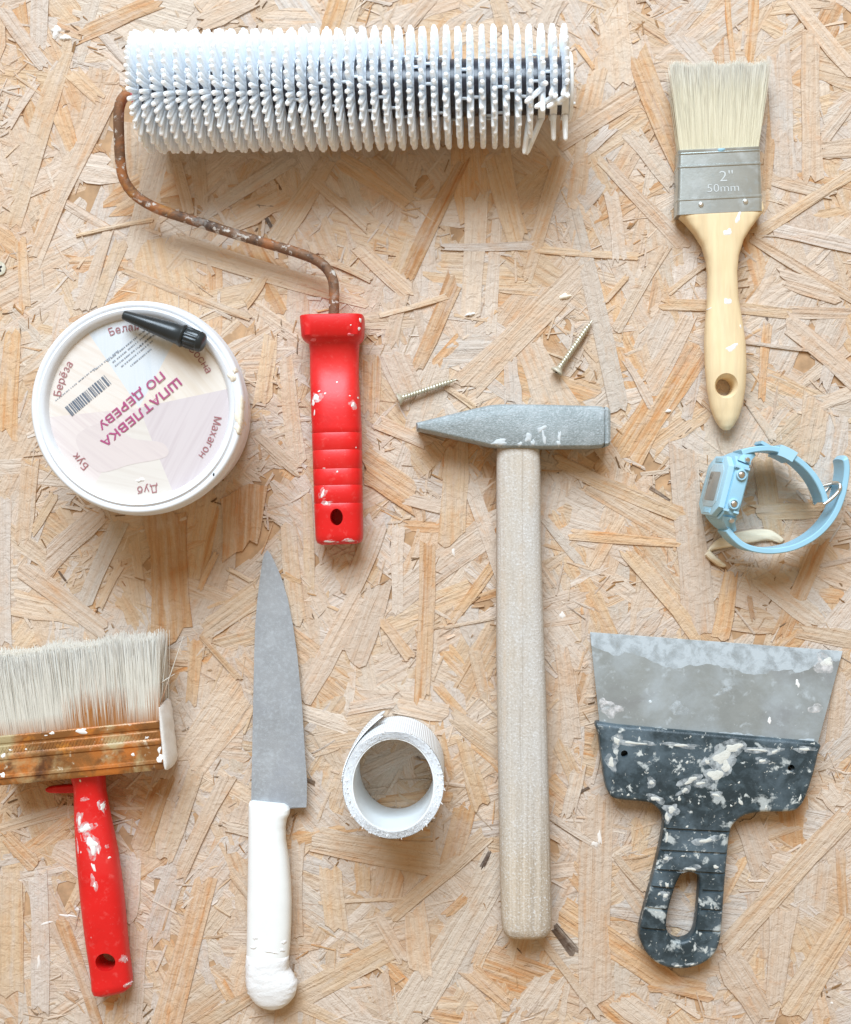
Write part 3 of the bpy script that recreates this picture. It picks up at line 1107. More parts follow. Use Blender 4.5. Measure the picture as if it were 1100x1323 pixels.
    pts = [(192, 120.5, zr), (174, 121, zr), (160, 126, zr - 0.5), (154, 142, zr - 1.5), (154, 175, zr - 5), (156, 210, zr - 9), (161, 233, zr - 11.5), (176, 253, zr - 14), (205, 270, zr - 15.5), (250, 285, zr - 17), (300, 301, zr - 18), (350, 316, zr - 18.8), (392, 329, zr - 19.2), (416, 341, zr - 19.4), (429, 358, zr - 19.5), (432, 380, zr - 19.5), (431, 416, zr - 19.5)]
    path = catmull([P(x, y, mm(z)) for x, y, z in pts], 6)
    rads = [0.00305 + R.uniform(-0.00006, 0.00006) for _ in path]
    v, f = tube(path, rads, 16)
    obj("wire_frame", v, f, 'rod', root, True, 60)
    # red handle
    t0 = TOP * 1000
    rows = [((390, 410), (470, 408.5), t0 + 1, t0 + 28, 5.0), ((389, 411), (470.5, 409.5), t0 + 0.4, t0 + 29, 5.0), ((389.5, 418), (471, 417), t0 + 0.2, t0 + 29.5, 5.0), ((391, 436), (470, 435), t0 + 0.3, t0 + 28.5, 5.0), ((393, 440.5), (468.5, 439.5), t0 + 1, t0 + 26.5, 4.5), ((400, 445), (464.5, 444), t0 + 3, t0 + 23, 4)]
    body = [(455, 401, 464, 3.5, 21), (470, 401, 464, 3, 20), (485, 401.2, 464, 2.5, 20.5), (497, 401.6, 464.3, 2, 22.3), (508, 402, 465, 1.5, 24.2), (522, 402.5, 465.8, 1, 25.6), (538, 403, 466.5, 0.5, 26.2), (553, 404, 467.3, 0.3, 26.4)]
    for y, l, r, b0, t1 in body:
        rows.append(((l, y + 0.5), (r, y - 0.5), t0 + b0, t0 + t1, 3.2))
    grooves = [560, 582, 606, 627, 650]
    ys = []
    for g in grooves:
        ys += [(g - 1.4, 0), (g, 1), (g + 1.4, 0), (g + 11, 0)]
    for y, dip in ys:
        f = (y - 560) / 140
        l, r = 404 + 4.4 * f - 0.2, 467.6 + 1.8 * f
        rows.append(((l + dip * 0.5, y + 0.7), (r - dip * 0.5, y - 0.7), t0 + 0.3, t0 + 26.2 - 1.5 * f - dip * 0.35, 3.2))
    for y, l, r, b0, t1 in [(672, 407.5, 469, 0.4, 24.5), (690, 408.3, 469.3, 0.8, 24), (697, 409, 469, 1.2, 23.5), (701, 411, 467, 2.5, 22), (703, 416, 462, 5, 19)]:
        rows.append(((l, y + 0.8), (r, y - 0.8), t0 + b0, t0 + t1, 3.4))
    v, f = loft(lr_rings(rows, 40))
    me = bpy.data.meshes.new("handle")
    me.from_pydata(v, [], f)
    fix_normals(me)
    cut = bmesh.new()
    c = P(435, 668, 0.025)
    add_cyl(cut, c, 8 * S, 0.006, 0.06, 28, 10.5 * S)
    me = mesh_bool(me, cut)
    h = mesh_part("handle", me, 'red', root, True, 40)
    bvh = bvh_of(h)
    for px, py, rx, ry, an in [(408, 513, 5, 4.2, 0.3), (404, 520, 2, 5, 0), (456, 522.5, 2.4, 3.4, 0), (462, 513, 1.3, 1.3, 0), (452, 511, 1.2, 1, 0), (435, 493, 1.6, 1.2, 0), (420, 508, 2, 1.2, .6), (466, 546, 1.2, 4, 0), (406, 533, 1.2, 4, 0), (417, 638, 2.2, 5.5, -0.4), (422, 650, 3, 1.8, 0.1), (419, 605, 1.8, 1, 0), (436, 609.5, 2, 1, .4), (464.5, 425, 1.8, 2.4, 0), (454, 421, 1.1, 1.1, 0), (466, 414, 1.4, 3.6, 0), (412, 505, 1.8, 1.4, 0), (460, 578, 0.9, 0.9, 0), (425, 700, 7, 1.2, 0), (452, 699, 6, 1.0, 0)]:
        splat(root, bvh, px, py, rx, ry, 'white_paint', an, 0.026, 0.25, 0.0002, halo='white_veil' if rx > 2 else None)
    splat(root, bvh, 453, 432.5, 4.5, 2, 'pink_paint', 0, 0.028, 0.2, 0.0002)
    splat(root, bvh, 405, 439, 5, 1.6, 'pink_paint', 0, 0.026, 0.2, 0.0002)


# ------------------------------------------------------------------ putty tub and black cap
def build_tub():
    H = 0.065
    zl = TOP + H
    c = P(177, 526, zl)
    root = thing("putty_tub", "round white plastic putty tub with printed lid", "tub", (c.x, c.y, TOP))
    sc = S * (D - zl) / D
    Rl = 139.5 * sc
    # body
    rb = 0.0530
    z0 = TOP
    prof = [(rb - 0.002, z0), (rb, z0 + 0.0012), (rb + 0.0012, z0 + 0.012), (rb + 0.0034, z0 + 0.045), (rb + 0.0037, z0 + 0.0475), (rb + 0.0052, z0 + 0.0482), (rb + 0.0053, z0 + 0.0500), (rb + 0.0036, z0 + 0.0508), (rb + 0.0040, zl - 0.006)]
    v, f = lathe((c.x, c.y), prof, 96, (True, True))
    obj("body", v, f, 'tub', root, True, 40)
    # lid
    fl = zl - 0.0052
    ri = 117.0 * sc
    prof = [(ri - 0.0004, fl - 0.001), (ri, fl + 0.0002), (ri + 0.0010, zl - 0.0022), (ri + 0.0022, zl - 0.0006), (ri + 0.0040, zl - 0.0000), (Rl - 0.0060, zl - 0.0001), (Rl - 0.0052, zl - 0.0005), (Rl - 0.0044, zl - 0.0013), (Rl - 0.0036, zl - 0.0006), (Rl - 0.0022, zl - 0.0004), (Rl - 0.0014, zl - 0.0009), (Rl - 0.0007, zl - 0.0022), (Rl - 0.0003, zl - 0.0050), (Rl, zl - 0.0095), (Rl + 0.0004, zl - 0.0102), (Rl + 0.0002, zl - 0.0112), (Rl - 0.0016, zl - 0.0112), (Rl - 0.0022, zl - 0.0080), (Rl - 0.003, zl - 0.005)]
    v, f = lathe((c.x, c.y), prof, 128, (False, False))
    lid = obj("lid", v, f, 'tub', root, True, 50)
    # printed disc: sectors of wood samples (angles seen anticlockwise from +x)
    zp = fl + 0.0001
    order = [(-68, 12, 'print_mauve'), (12, 62, 'print_cream'), (62, 124, 'print_white'), (124, 186, 'print_pine'), (186, 240, 'print_beech'), (240, 292, 'print_oak')]
    mats = [m for _, _, m in order]
    V, F, MI = [], [], []
    hub = (c.x, c.y)
    for q, (a0, a1, m) in enumerate(order):
        b0 = len(V)
        V.append((hub[0], hub[1], zp))
        n = 20
        for k in range(n + 1):
            th = math.radians(a0 + (a1 - a0) * k / n)
            V.append((c.x + ri * math.cos(th), c.y + ri * math.sin(th), zp))
        for k in range(n):
            F.append((b0, b0 + 1 + k, b0 + 2 + k))
            MI.append(q)
    disc = obj("printed_disc", V, F, mats, root, False)
    disc.data.polygons.foreach_set('material_index', MI)

    def L(px, py, dz=0.0):
        return P(px, py, zp + dz)
    # pale ghost shapes (hand and trowel picture) printed on the label
    shapes = [([(100, 562), (140, 545), (170, 566), (210, 572), (215, 590), (170, 600), (130, 610), (108, 590)], 'print_blush', 0.0001)]
    for pts, m, dz in shapes:
        lp = smooth_loop([L(x, y).to_2d() for x, y in pts], 5)
        v = [(p.x, p.y, zp + dz) for p in lp]
        obj("printed_shape", v, [tuple(range(len(v)))], m, disc, False)
    # lettering
    k = sc

    def T(body, px, py, ang, ln, ht, mat, bold=0.0):
        place_text(body, L(px, py, 0.0004), math.radians(ang), ln * k, ht * k, mat, disc, "lettering", bold=bold)
    T("ШПАТЛЕВКА", 182.5, 533.0, 219.5, 130, 11.6, 'purple_ink', 0.00014)
    T("ПО ДЕРЕВУ", 169.0, 517.0, 219.5, 108, 13.2, 'purple_ink', 0.00014)

    def arc(body, cx, cy, rad, mid_ang, size, mat):
        """words along the rim: each letter on a circle, tops outwards"""
        me_all = bmesh.new()
        widths = []
        for ch in body:
            me = text_mesh('H' if ch == 'н' else ch, size * 1.35 * k)
            if ch == 'н':                      # the small letter has the shape of the capital at x-height
                y0_ = min(q.co.y for q in me.vertices)
                me.transform(Matrix.Translation((0, y0_, 0)) @ Matrix.Diagonal((0.78, 0.75, 1, 1)) @ Matrix.Translation((0, -y0_, 0)))
            xs = [q.co.x for q in me.vertices]
            widths.append((me, max(xs) - min(xs) + 1.7 * k, (max(xs) + min(xs)) / 2))
        # a common base line
        tot = sum(w for _, w, _ in widths)
        s = -tot / 2
        for me, w, mx in widths:
            th = math.radians(mid_ang) - (s + w / 2) / (rad * k)
            s += w
            pos = L(cx, cy, 0.0004) + Vector((math.cos(th), math.sin(th), 0)) * rad * k
            me.transform(Matrix.Translation(pos) @ Matrix.Rotation(th - math.pi / 2, 4, 'Z') @ Matrix.Translation((-mx, 0, 0)))
            me_all.from_mesh(me)
        me = bpy.data.meshes.new("lettering")
        me_all.to_mesh(me)
        me_all.free()
        me.transform(Matrix.Translation(-root_loc(root)))
        finish(me, "lettering", mat, disc, False)
    arc("Берёза", 180, 527, 107, 159, 10.2, 'rim_ink')
    arc("Белая", 180, 527, 105, 101, 10.2, 'rim_ink')
    arc("Сосна", 178, 527, 104, 38, 10.2, 'rim_ink')
    arc("Махагон", 178, 527, 104, -22, 10.2, 'rim_ink')
    arc("Дуб", 180, 527, 106, -84, 10.2, 'rim_ink')
    arc("Бук", 180, 527, 103, 222, 10.2, 'rim_ink')
    # bar code and the rows of tiny print that cannot be read
    R = random.Random(3)
    da = math.radians(219.5)
    dv = Vector((math.cos(da), math.sin(da), 0))
    uv_ = Vector((-math.sin(da), math.cos(da), 0))

    def quad(c0, w, h):
        return [c0 - dv * w / 2 - uv_ * h / 2, c0 + dv * w / 2 - uv_ * h / 2, c0 + dv * w / 2 + uv_ * h / 2, c0 - dv * w / 2 + uv_ * h / 2]
    bc = L(113, 512, 0.0003)
    x = -34 * k
    V, F, V2, F2 = [], [], [], []
    while x < 34 * k:
        w = R.choice((0.7, 0.7, 1.3, 2.0)) * k
        tgt = (V, F) if abs(x / k - 4) < 4 or abs(x / k + 20) < 6 or abs(x / k + 28) < 3 or abs(x / k - 20) < 4 else (V2, F2)
        b0 = len(tgt[0])
        tgt[0].extend(quad(bc + dv * x, w, 15 * k))
        tgt[1].append((b0, b0 + 1, b0 + 2, b0 + 3))
        x += w + R.choice((0.7, 1.0, 1.6)) * k
    obj("bar_code", V + V2, F + [tuple(i + len(V) for i in q) for q in F2], ['dark_ink', 'grey_ink'], disc, False)
    bcm = bpy.data.objects[-1] if False else disc.children[-1]
    bcm.data.polygons.foreach_set('material_index', [0] * len(F) + [1] * len(F2))
    V, F = [], []
    for row, (px, py, ln) in enumerate([(97, 497, 66), (137, 466, 40), (164, 446, 66), (169, 449, 62), (172, 454, 60), (176, 458, 54), (182, 462, 34), (189, 441, 30)]):
        x = -ln / 2
        p0 = L(px, py, 0.0003)
        while x < ln / 2:
            w = R.uniform(1.0, 2.6)
            b0 = len(V)
            V.extend(quad(p0 + dv * x * k, w * k, (1.6 if row != 0 else 1.2) * k))
            F.append((b0, b0 + 1, b0 + 2, b0 + 3))
            x += w + R.uniform(0.5, 1.4) + (1.6 if R.random() < 0.15 else 0)
    obj("fine_print", V, F, 'grey_ink', disc, False)
    # dried filler on the rim
    bl = bvh_of(lid, bpy.data.objects[disc.name])
    for px, py, rx, ry, an in [(311, 540, 7, 17, 0.1), (313, 522, 4, 9, 0), (309, 556, 5, 8, 0.3), (300, 487, 5, 6, 0.2), (304, 478, 3, 5, 0)]:
        splat(root, bl, px, py, rx, ry, 'cream_filler', an, zl, 0.3, 0.0009, name='filler_smear')
    splat(root, bl, 179, 620, 5, 2.4, 'white_paint', 0.2, zl, 0.4, 0.0006)
    splat(root, bl, 276, 613, 1.6, 2.0, 'hole', 0, zl, 0.2, 0.0003, name='dark_speck')
    return zl


def build_cap(zl):
    a = P(160, 407, zl + 0.0030)
    b = P(265, 444, zl + 0.0058)
    d = b - a
    root = thing("nozzle_cap", "black tapered plastic nozzle cap lying across the lid rim", "cap", (a.x + d.x / 2, a.y + d.y / 2, zl))
    prof = [(0, 0.0018), (0.0, 0.0024), (0.02, 0.0027), (0.30, 0.0040), (0.62, 0.0054), (0.70, 0.0057), (0.715, 0.0062), (0.735, 0.0064), (0.75, 0.0060), (0.76, 0.0052)]
    v, f = axis_lathe(a, b, prof, 36)
    obj("sleeve", v, f, 'black', root, True, 40)
    # ribbed head
    t = d.normalized()
    u = t.cross(Vector((0, 0, 1))).normalized()
    w = u.cross(t).normalized()
    n = 64
    rings = []
    for s, r, rib in [(0.755, 0.0050, 0), (0.765, 0.0057, 1), (0.80, 0.0059, 1), (0.90, 0.0057, 1), (0.915, 0.0055, 0.3), (0.925, 0.0057, 0), (0.96, 0.0054, 0), (0.985, 0.0044, 0), (1.0, 0.0024, 0)]:
        rings.append([a + d * s + (u * math.cos(2 * math.pi * k / n) + w * math.sin(2 * math.pi * k / n)) * (r - (0.00035 * rib if k % 4 < 2 else 0)) for k in range(n)])
    v, f = loft(rings)
    obj("ribbed_head", v, f, 'black', root, True, 30)


# ------------------------------------------------------------------ screws
def build_screw(head, tip, label, zh, zt):
    a = P(*head, mm(zh))
    b = P(*tip, mm(zt))
    L = (b - a).length
    root = thing("screw", label, "screw", (a.x, a.y, TOP), "loose countersunk screws")
    hd = 0.0034 / L
    v, f = axis_lathe(a, b, [(0, 0.0020), (0.0, 0.0038), (0.012, 0.0040), (0.025, 0.0038), (hd * 0.8, 0.0022), (hd, 0.0017), (hd + 0.02, 0.0017)], 20)
    h = obj("head", v, f, 'zinc', root, True, 35)
    # cross recess, sunk into the flat of the head
    t = (b - a).normalized()
    up = Vector((0, 0, 1))
    u = t.cross(up).normalized()
    w = u.cross(t)
    bm = bmesh.new()
    for q in (u, w):
        o = q.cross(t) * 0.00045
        c0 = a - t * 0.00006
        vs = [bm.verts.new(c0 + q * 0.0022 * i + o * j) for i, j in ((-1, -1), (1, -1), (1, 1), (-1, 1))]
        bm.faces.new(vs)
    bm_obj("recess", bm, 'hole', h, False)
    # thread: a real helix around a tapered core
    n, turns = 14, 19
    s0, s1 = hd + 0.015, 1.0
    steps = turns * n
    rings = []
    V, F = [], []
    for i in range(steps + 1):
        fr = i / steps
        s = s0 + (s1 - s0) * fr
        th = 2 * math.pi * i / n
        tp = 1.0 if fr < 0.82 else max(0.02, (1 - fr) / 0.18)
        e = u * math.cos(th) + w * math.sin(th)
        pitch = L * (s1 - s0) / turns
        c0 = a + (b - a) * s
        ro, ri = 0.00205 * tp, 0.00125 * tp
        V += [c0 + e * ri - t * pitch * 0.32, c0 + e * ro, c0 + e * ri + t * pitch * 0.32]
        if i:
            q = 3 * (i - 1)
            F += [(q, q + 1, q + 4, q + 3), (q + 1, q + 2, q + 5, q + 4)]
    obj("thread", V, F, 'zinc', root, True, 50)
    v, f = axis_lathe(a, b, [(s0, 0.0014), (0.84, 0.00135), (0.99, 0.0002)], 14)
    obj("shank", v, f, 'zinc', root)


def build_flush_screw():
    c = P(-1, 347, TOP)
    root = thing("screw", "screw driven flush into the board beside the orange strand", "screw", (c.x, c.y, TOP))
    v, f = lathe((c.x, c.y), [(0.0012, TOP - 0.003), (0.0040, TOP - 0.0004), (0.0043, TOP + 0.0003), (0.0040, TOP + 0.0006), (0.0034, TOP + 0.00062)], 32)
    h = obj("head", v, f, 'zinc', root, True, 30)
    bm = bmesh.new()
    for an in (0.6, 0.6 + math.pi / 2):
        d = Vector((math.cos(an), math.sin(an), 0)) * 0.0023
        s = Vector((-d.y, d.x, 0)) * 0.26
        z = Vector((c.x, c.y, TOP + 0.0007))
        bm.faces.new([bm.verts.new(p) for p in (z - d - s, z + d - s, z + d + s, z - d + s)])
        z.z += 0.00004
    bm_obj("recess", bm, 'hole', h, False)


# ------------------------------------------------------------------ hammer
def build_hammer():
    t0 = TOP
    zt = t0 + 0.0245
    top = [(538, 547.5), (575, 538.5), (610, 530), (632, 525), (648, 523.8), (700, 524.2), (768, 526), (776, 526.8), (780.5, 531), (781, 553), (780.2, 574), (776, 578.5), (762, 579.5), (700, 580), (650, 579.8), (632, 577.5), (600, 570), (560, 561), (539, 556.5)]
    c = P(665, 552, 0)
    root = thing("hammer", "cross peen hammer with dusty grey head and wooden handle", "hammer", (c.x, c.y, TOP))

    def inset(pts, dpx):
        n = len(pts)
        out = []
        for i in range(n):
            p0, p1, p2 = Vector(pts[i - 1]), Vector(pts[i]), Vector(pts[(i + 1) % n])
            d1, d2 = (p1 - p0).normalized(), (p2 - p1).normalized()
            nn = (Vector((-d1.y, d1.x)) + Vector((-d2.y, d2.x)))
            nn = nn.normalized() if nn.length > 1e-6 else Vector((0, 0))
            out.append(tuple(p1 + nn * dpx))
        return out
    rings = []
    zm = (t0 + zt) / 2
    for z, ins in [(t0 + 0.0000, 3.2), (t0 + 0.0004, 2.0), (t0 + 0.0020, 0.0), (zm, -0.6), (zt - 0.0028, 0.0), (zt - 0.0012, 1.4), (zt - 0.0003, 2.8), (zt, 4.2)]:
        # vertical flanks: the outline is fixed at the middle height
        rings.append([P(x, y, zm).to_2d().to_3d() + Vector((0, 0, z)) for x, y in inset(top, ins)])
    v, f = loft(rings)
    head = obj("head", v, f, 'hammer', root, True, 32)
    # chamfered striking face
    bm = bmesh.new()
    w = 0.0105
    cface = P(783, 552.5, zm)
    rs = []
    for x, h in ((-0.0016, 0.0116), (0.0002, 0.0112), (0.0016, 0.0098)):
        rs.append([Vector((cface.x + x, cface.y + h * a_, zm + h * b_)) for a_, b_ in ((-1, -0.85), (-0.85, -1), (0.85, -1), (1, -0.85), (1, 0.85), (0.85, 1), (-0.85, 1), (-1, 0.85))])
    v, f = loft(rs)
    obj("striking_face", v, f, 'hammer', head, True, 20)
    zh = zm * 1000
    rows = []
    for y, l, r, hz, cz in [(535, 645, 694, 7.8, zh), (560, 644, 695, 8.2, zh), (578, 642.5, 696.5, 9.4, zh), (592, 641.5, 698, 9.8, zh), (620, 641.5, 698.5, 10, zh), (680, 641.5, 699, 10, zh - 0.3), (760, 641, 701, 10.2, zh - 0.6), (850, 641.5, 704, 10.5, zh - 0.9), (950, 643, 707.5, 10.8, zh - 1.0), (1050, 644.5, 710, 11, zh - 1.1), (1130, 646, 712, 11, zh - 1.2), (1180, 647.5, 713, 11, zh - 1.2), (1195, 648.5, 712.5, 10.7, zh - 1.2), (1203, 651, 710.5, 9.8, zh - 1.2), (1208, 656, 705, 8.0, zh - 1.2), (1209.5, 664, 697, 5.0, zh - 1.2)]:
        rows.append(((l, y), (r, y), cz - hz, cz + hz, 2.9 if y < 1200 else 3.2))
    v, f = loft(lr_rings(rows, 36))
    me = bpy.data.meshes.new("handle")
    me.from_pydata(v, [], f)
    mesh_part("handle", me, 'hammer_wood', root, True, 50)
    bvh = bvh_of(head)
    for px, py, rx, ry, an in [(645, 572, 13, 4.5, 0.15), (683, 565, 5, 6, 0), (689, 572, 2.5, 5, 0.3), (700, 554, 6, 4, 0.4), (703, 565, 3, 8, 0.3), (723, 564, 2.2, 8, 0.1), (722, 573, 3, 4, 0), (672, 574, 3.5, 3, 0)]:
        splat(root, bvh, px, py, rx, ry, 'blade_film', an, zt, 0.35, 0.0003, name='plaster_smear')


# ------------------------------------------------------------------ bristles
def bristles(name, parent, roots, tips, rad, mat, stain=None, seed=1):
    r = np.random.default_rng(seed)
    roots, tips = np.asarray(roots), np.asarray(tips)
    n = len(roots)
    seg = 4
    d = tips - roots
    L = np.linalg.norm(d, axis=1, keepdims=True)
    t = d / L
    a = np.cross(t, np.array([0.3, 0.2, 0.93]))
    a /= np.linalg.norm(a, axis=1, keepdims=True)
    b = np.cross(t, a)
    bow = (a * r.normal(0, 1, (n, 1)) + b * r.normal(0, 1, (n, 1))) * L * 0.012
    K = 5
    V = np.empty((n, seg + 1, K, 3))
    C = np.ones((n, seg + 1, K, 4))
    shade = r.uniform(0, 1, (n, 1))
    st = r.uniform(0, 1, n)
    for i in range(seg + 1):
        f = i / seg
        cpt = roots + d * f + bow * (f * f)
        rr = rad * (1 - 0.55 * f ** 2)
        for k in range(K):
            th = 2 * math.pi * k / K
            V[:, i, k] = cpt + (a * math.cos(th) + b * math.sin(th)) * rr
        C[:, i, :, 0] = f
        C[:, i, :, 1] = shade
        C[:, i, :, 2] = np.clip((stain(roots) * (0.6 + 0.8 * st) - f) * 5, 0, 1)[:, None] if stain is not None else 0
    base = np.arange(n)[:, None] * (seg + 1) * K
    q = []
    for i in range(seg):
        for k in range(K):
            k2 = (k + 1) % K
            q.append([i * K + k, i * K + k2, (i + 1) * K + k2, (i + 1) * K + k])
    F = (base[:, :, None] + np.array(q)[None]).reshape(-1, 4)
    me = bpy.data.meshes.new(name)
    off = np.array(root_loc(parent))
    me.from_pydata((V.reshape(-1, 3) - off).tolist(), [], F.tolist())
    ca = me.color_attributes.new("tint", 'FLOAT_COLOR', 'POINT')
    ca.data.foreach_set('color', C.reshape(-1).astype(np.float32))
    return finish(me, name, mat, parent, True, 180, 'stuff')


# ------------------------------------------------------------------ flat 2 inch brush
def build_small_brush():
    t0 = TOP
    c = P(930, 235, 0)
    root = thing("paint_brush", "clean flat paint brush with pale birch handle and tin ferrule", "brush", (c.x, c.y, TOP))
    zb, zt = t0 + 0.0008, t0 + 0.0158
    zm = (zb + zt) / 2
    tl, tr, br, bl = P(877, 194, zt), P(983, 189, zt), P(986, 272, zt), P(875, 277.5, zt)

    def F(u, v):       # on the ferrule: u across 0..1, v down 0..1
        return (tl.lerp(tr, u)).lerp(bl.lerp(br, u), v).to_2d()
    # ferrule: rounded rectangular sleeve with pressed ridges
    rings = []
    vs = [0, 0.02, 0.045, 0.06, 0.08, 0.10, 0.235, 0.25, 0.27, 0.285, 0.50, 0.745, 0.76, 0.78, 0.795, 0.98, 1.0]
    rid = {0: 0.5, 0.02: 0.5, 0.045: 0, 0.06: 1, 0.08: 0, 0.10: 0, 0.235: 0, 0.25: 1, 0.27: 1, 0.285: 0, 0.745: 0, 0.76: 0.8, 0.78: 0.8, 0.795: 0}
    for v_ in vs:
        e = rid.get(v_, 0) * 0.00045
        l, r = F(0, v_), F(1, v_)
        ctr = (l + r) / 2
        hx = (r - l) / 2
        hx = hx * (1 + e / hx.length)
        hz = (zt - zb) / 2 + e
        ring = []
        for cx, cz in ((-1, -1), (1, -1), (1, 1), (-1, 1)):
            for q in range(5):
                an = math.atan2(cz, cx) - math.pi / 4 + q * math.pi / 8
                rr = 0.0024
                ux = hx.normalized()
                p = ctr + hx * cx - ux * cx * rr + ux * rr * math.cos(an)
                ring.append(Vector((p.x, p.y, zm + cz * (hz - rr) + rr * math.sin(an))))
        rings.append(ring)
    v, f = loft(rings, True)
    fer = obj("ferrule", v, f, 'tin', root, True, 30)
    up = (F(0.5, 0) - F(0.5, 1)).normalized()
    rt = (F(1, 0.5) - F(0, 0.5)).normalized()
    ang = math.atan2(rt.y, rt.x)
    p = P(938, 226.5, zt)
    zz = zt + 0.00012
    for body, px, py, ln, ht in [('2"', 938.5, 227, 17, 13.5), ('50mm', 934.5, 242.5, 40, 10)]:
        q = P(px, py, zz)
        me = text_mesh(body, 0.01, 1, 0, 0.0, -0.0001)
        xs = [w_.co.x for w_ in me.vertices]
        ys = [w_.co.y for w_ in me.vertices]
        me.transform(Matrix.Translation((-(max(xs) + min(xs)) / 2, -(max(ys) + min(ys)) / 2, 0)))
        sx, sy = ln * S / (max(xs) - min(xs)), ht * S / (max(ys) - min(ys))
        me.transform(Matrix.Translation(q) @ Matrix.Rotation(ang, 4, 'Z') @ Matrix.Diagonal((sx, sy, 1, 1)))
        me.transform(Matrix.Translation(-root_loc(root)))
        finish(me, "embossed_mark", 'stamp', fer, False)
    for px, py in ((906, 264.5), (963.5, 260.5)):
        q = P(px, py, zt)
        v, f = lathe((q.x, q.y), [(0.0016, zt - 0.0006), (0.0016, zt + 0.0002), (0.0013, zt + 0.0007), (0.0007, zt + 0.00098)], 16)
        obj("rivet", v, f, 'rivet', fer)
    bv = bvh_of(fer)
    splat(fer, bv, 932, 193.5, 5.5, 2.2, 'sky_blue', 0, zt, 0.15, 0.0004)
    # handle
    h0 = t0 * 1000
    rows = []
    for (xl, yl), (xr, yr), b0, t1, e in [
        ((878, 268), (984, 263), 1.2, 15.2, 6), ((875.5, 278), (986, 272.5), 0.6, 15.6, 6), ((879, 282), (984, 277), 0.5, 15.7, 6), ((885, 287.5), (978, 284), 0.5, 15.6, 5), ((897, 302), (969, 296), 0.6, 15.4, 4.5), ((907, 318), (960, 311), 0.8, 15.2, 4), ((912.5, 337), (954, 331), 1, 15, 3.4), ((914.5, 357), (952, 353), 1, 14.6, 3), ((913.6, 390), (954, 386), 0.8, 14.6, 2.6), ((911, 420), (959, 414), 0.5, 15.2, 2.5), ((910, 445), (963, 441), 0.3, 15.8, 2.4), ((911, 475), (964.5, 473), 0.3, 15.8, 2.4), ((913.6, 503), (963, 501), 0.3, 15.2, 2.4), ((918, 527), (959.6, 523), 0.6, 14, 2.4), ((924, 543), (954, 540), 1.5, 12.4, 2.4), ((930, 552), (948, 550), 3, 10.6, 2.3), ((935, 556), (943, 555.5), 4.8, 8.8, 2.2)]:
        rows.append(((xl, yl), (xr, yr), h0 + b0, h0 + t1, e))
    # interpolate rows for a smooth grip
    fine = []
    for i in range(len(rows) - 1):
        for k in range(4):
            t = k / 4
            a, b = rows[i], rows[i + 1]
            fine.append(tuple(tuple(p * (1 - t) + q * t for p, q in zip(a[j], b[j])) if j < 2 else a[j] * (1 - t) + b[j] * t for j in range(5)))
    fine.append(rows[-1])
    v, f = loft(lr_rings(fine, 40))
    me = bpy.data.meshes.new("handle")
    me.from_pydata(v, [], f)
    fix_normals(me)
    cut = bmesh.new()
    q = P(938.5, 499, mm(h0 + 15))
    n = 36
    prof = [(11.3 * S, h0 - 2), (11.3 * S, h0 + 10.5), (12.5 * S, h0 + 12.5), (17.5 * S, h0 + 16.2), (19.5 * S, h0 + 20)]
    v, f = lathe((q.x, q.y), [(r_, mm(z_)) for r_, z_ in prof], n)
    vs_ = [cut.verts.new(p_) for p_ in v]
    for q_ in f:
        cut.faces.new([vs_[i] for i in q_])
    me = mesh_bool(me, cut)
    hd = mesh_part("handle", me, 'birch', root, True, 40)
    bvh = bvh_of(hd)
    for px, py, rx, ry, an in [(954, 281, 3.5, 8, -0.3), (940.5, 300, 6, 5, 0.2), (941, 389, 5.5, 5, 0.1), (946, 449, 9, 4.5, 0.3), (917, 398, 3.5, 1.4, 0.3), (958, 421, 1.6, 2.4, 0)]:
        splat(root, bvh, px, py, rx, ry, 'white_paint', an, mm(h0 + 15.5), 0.3, 0.00018)
    # bristles
    R = np.random.default_rng(5)
    n = 2300
    us = R.uniform(0.012, 0.988, n)
    ws = np.where(R.random(n) < 0.7, R.uniform(0.88, 0.985, n), R.uniform(-1, 1, n))
    a0, a1 = P(864, 86, zm), P(991, 84, zm)
    rt_, tp_ = [], []
    for u, w in zip(us, ws):
        e = (1 - abs(w) ** 4 * 0.04)
        p0 = F(0.5 + (u - 0.5) * 0.97, 0.05)
        rt_.append((p0.x, p0.y, zm + w * 0.0066))
        q = a0.lerp(a1, 0.5 + (u - 0.5) * (1.0 + R.normal(0, 0.015)))
        ext = (R.normal(0, 2.4) - abs(w) * 3 - (1.5 if R.random() < 0.1 else 0) * 6 + 2 * math.sin(u * 21)) * S
        tp_.append((q.x + R.normal(0, 0.0006), q.y + ext, zm + w * 0.0068 + R.normal(0, 0.0005)))
    bristles("bristles", root, rt_, tp_, 0.00024, 'bristle', None, 3)
    rings = []
    for f_, w_ in ((0.0, 0.0061), (0.4, 0.0063), (0.75, 0.0063), (0.96, 0.0058)):
        l, r = F(0.04, 0.05).to_3d().lerp(Vector((a0.x + 0.003, a0.y, 0)), f_), F(0.96, 0.05).to_3d().lerp(Vector((a1.x - 0.003, a1.y, 0)), f_)
        rings.append([Vector((q.x, q.y, zm + s_ * w_)) for s_, q in [(-1, l), (-1, r)]] + [Vector((q.x, q.y, zm + w_)) for q in (r, l)])
    v, f = loft(rings)
    o = obj("bristle_pack", v, f, 'bristle_pack', root, True, 40)
    fix_normals(o.data)


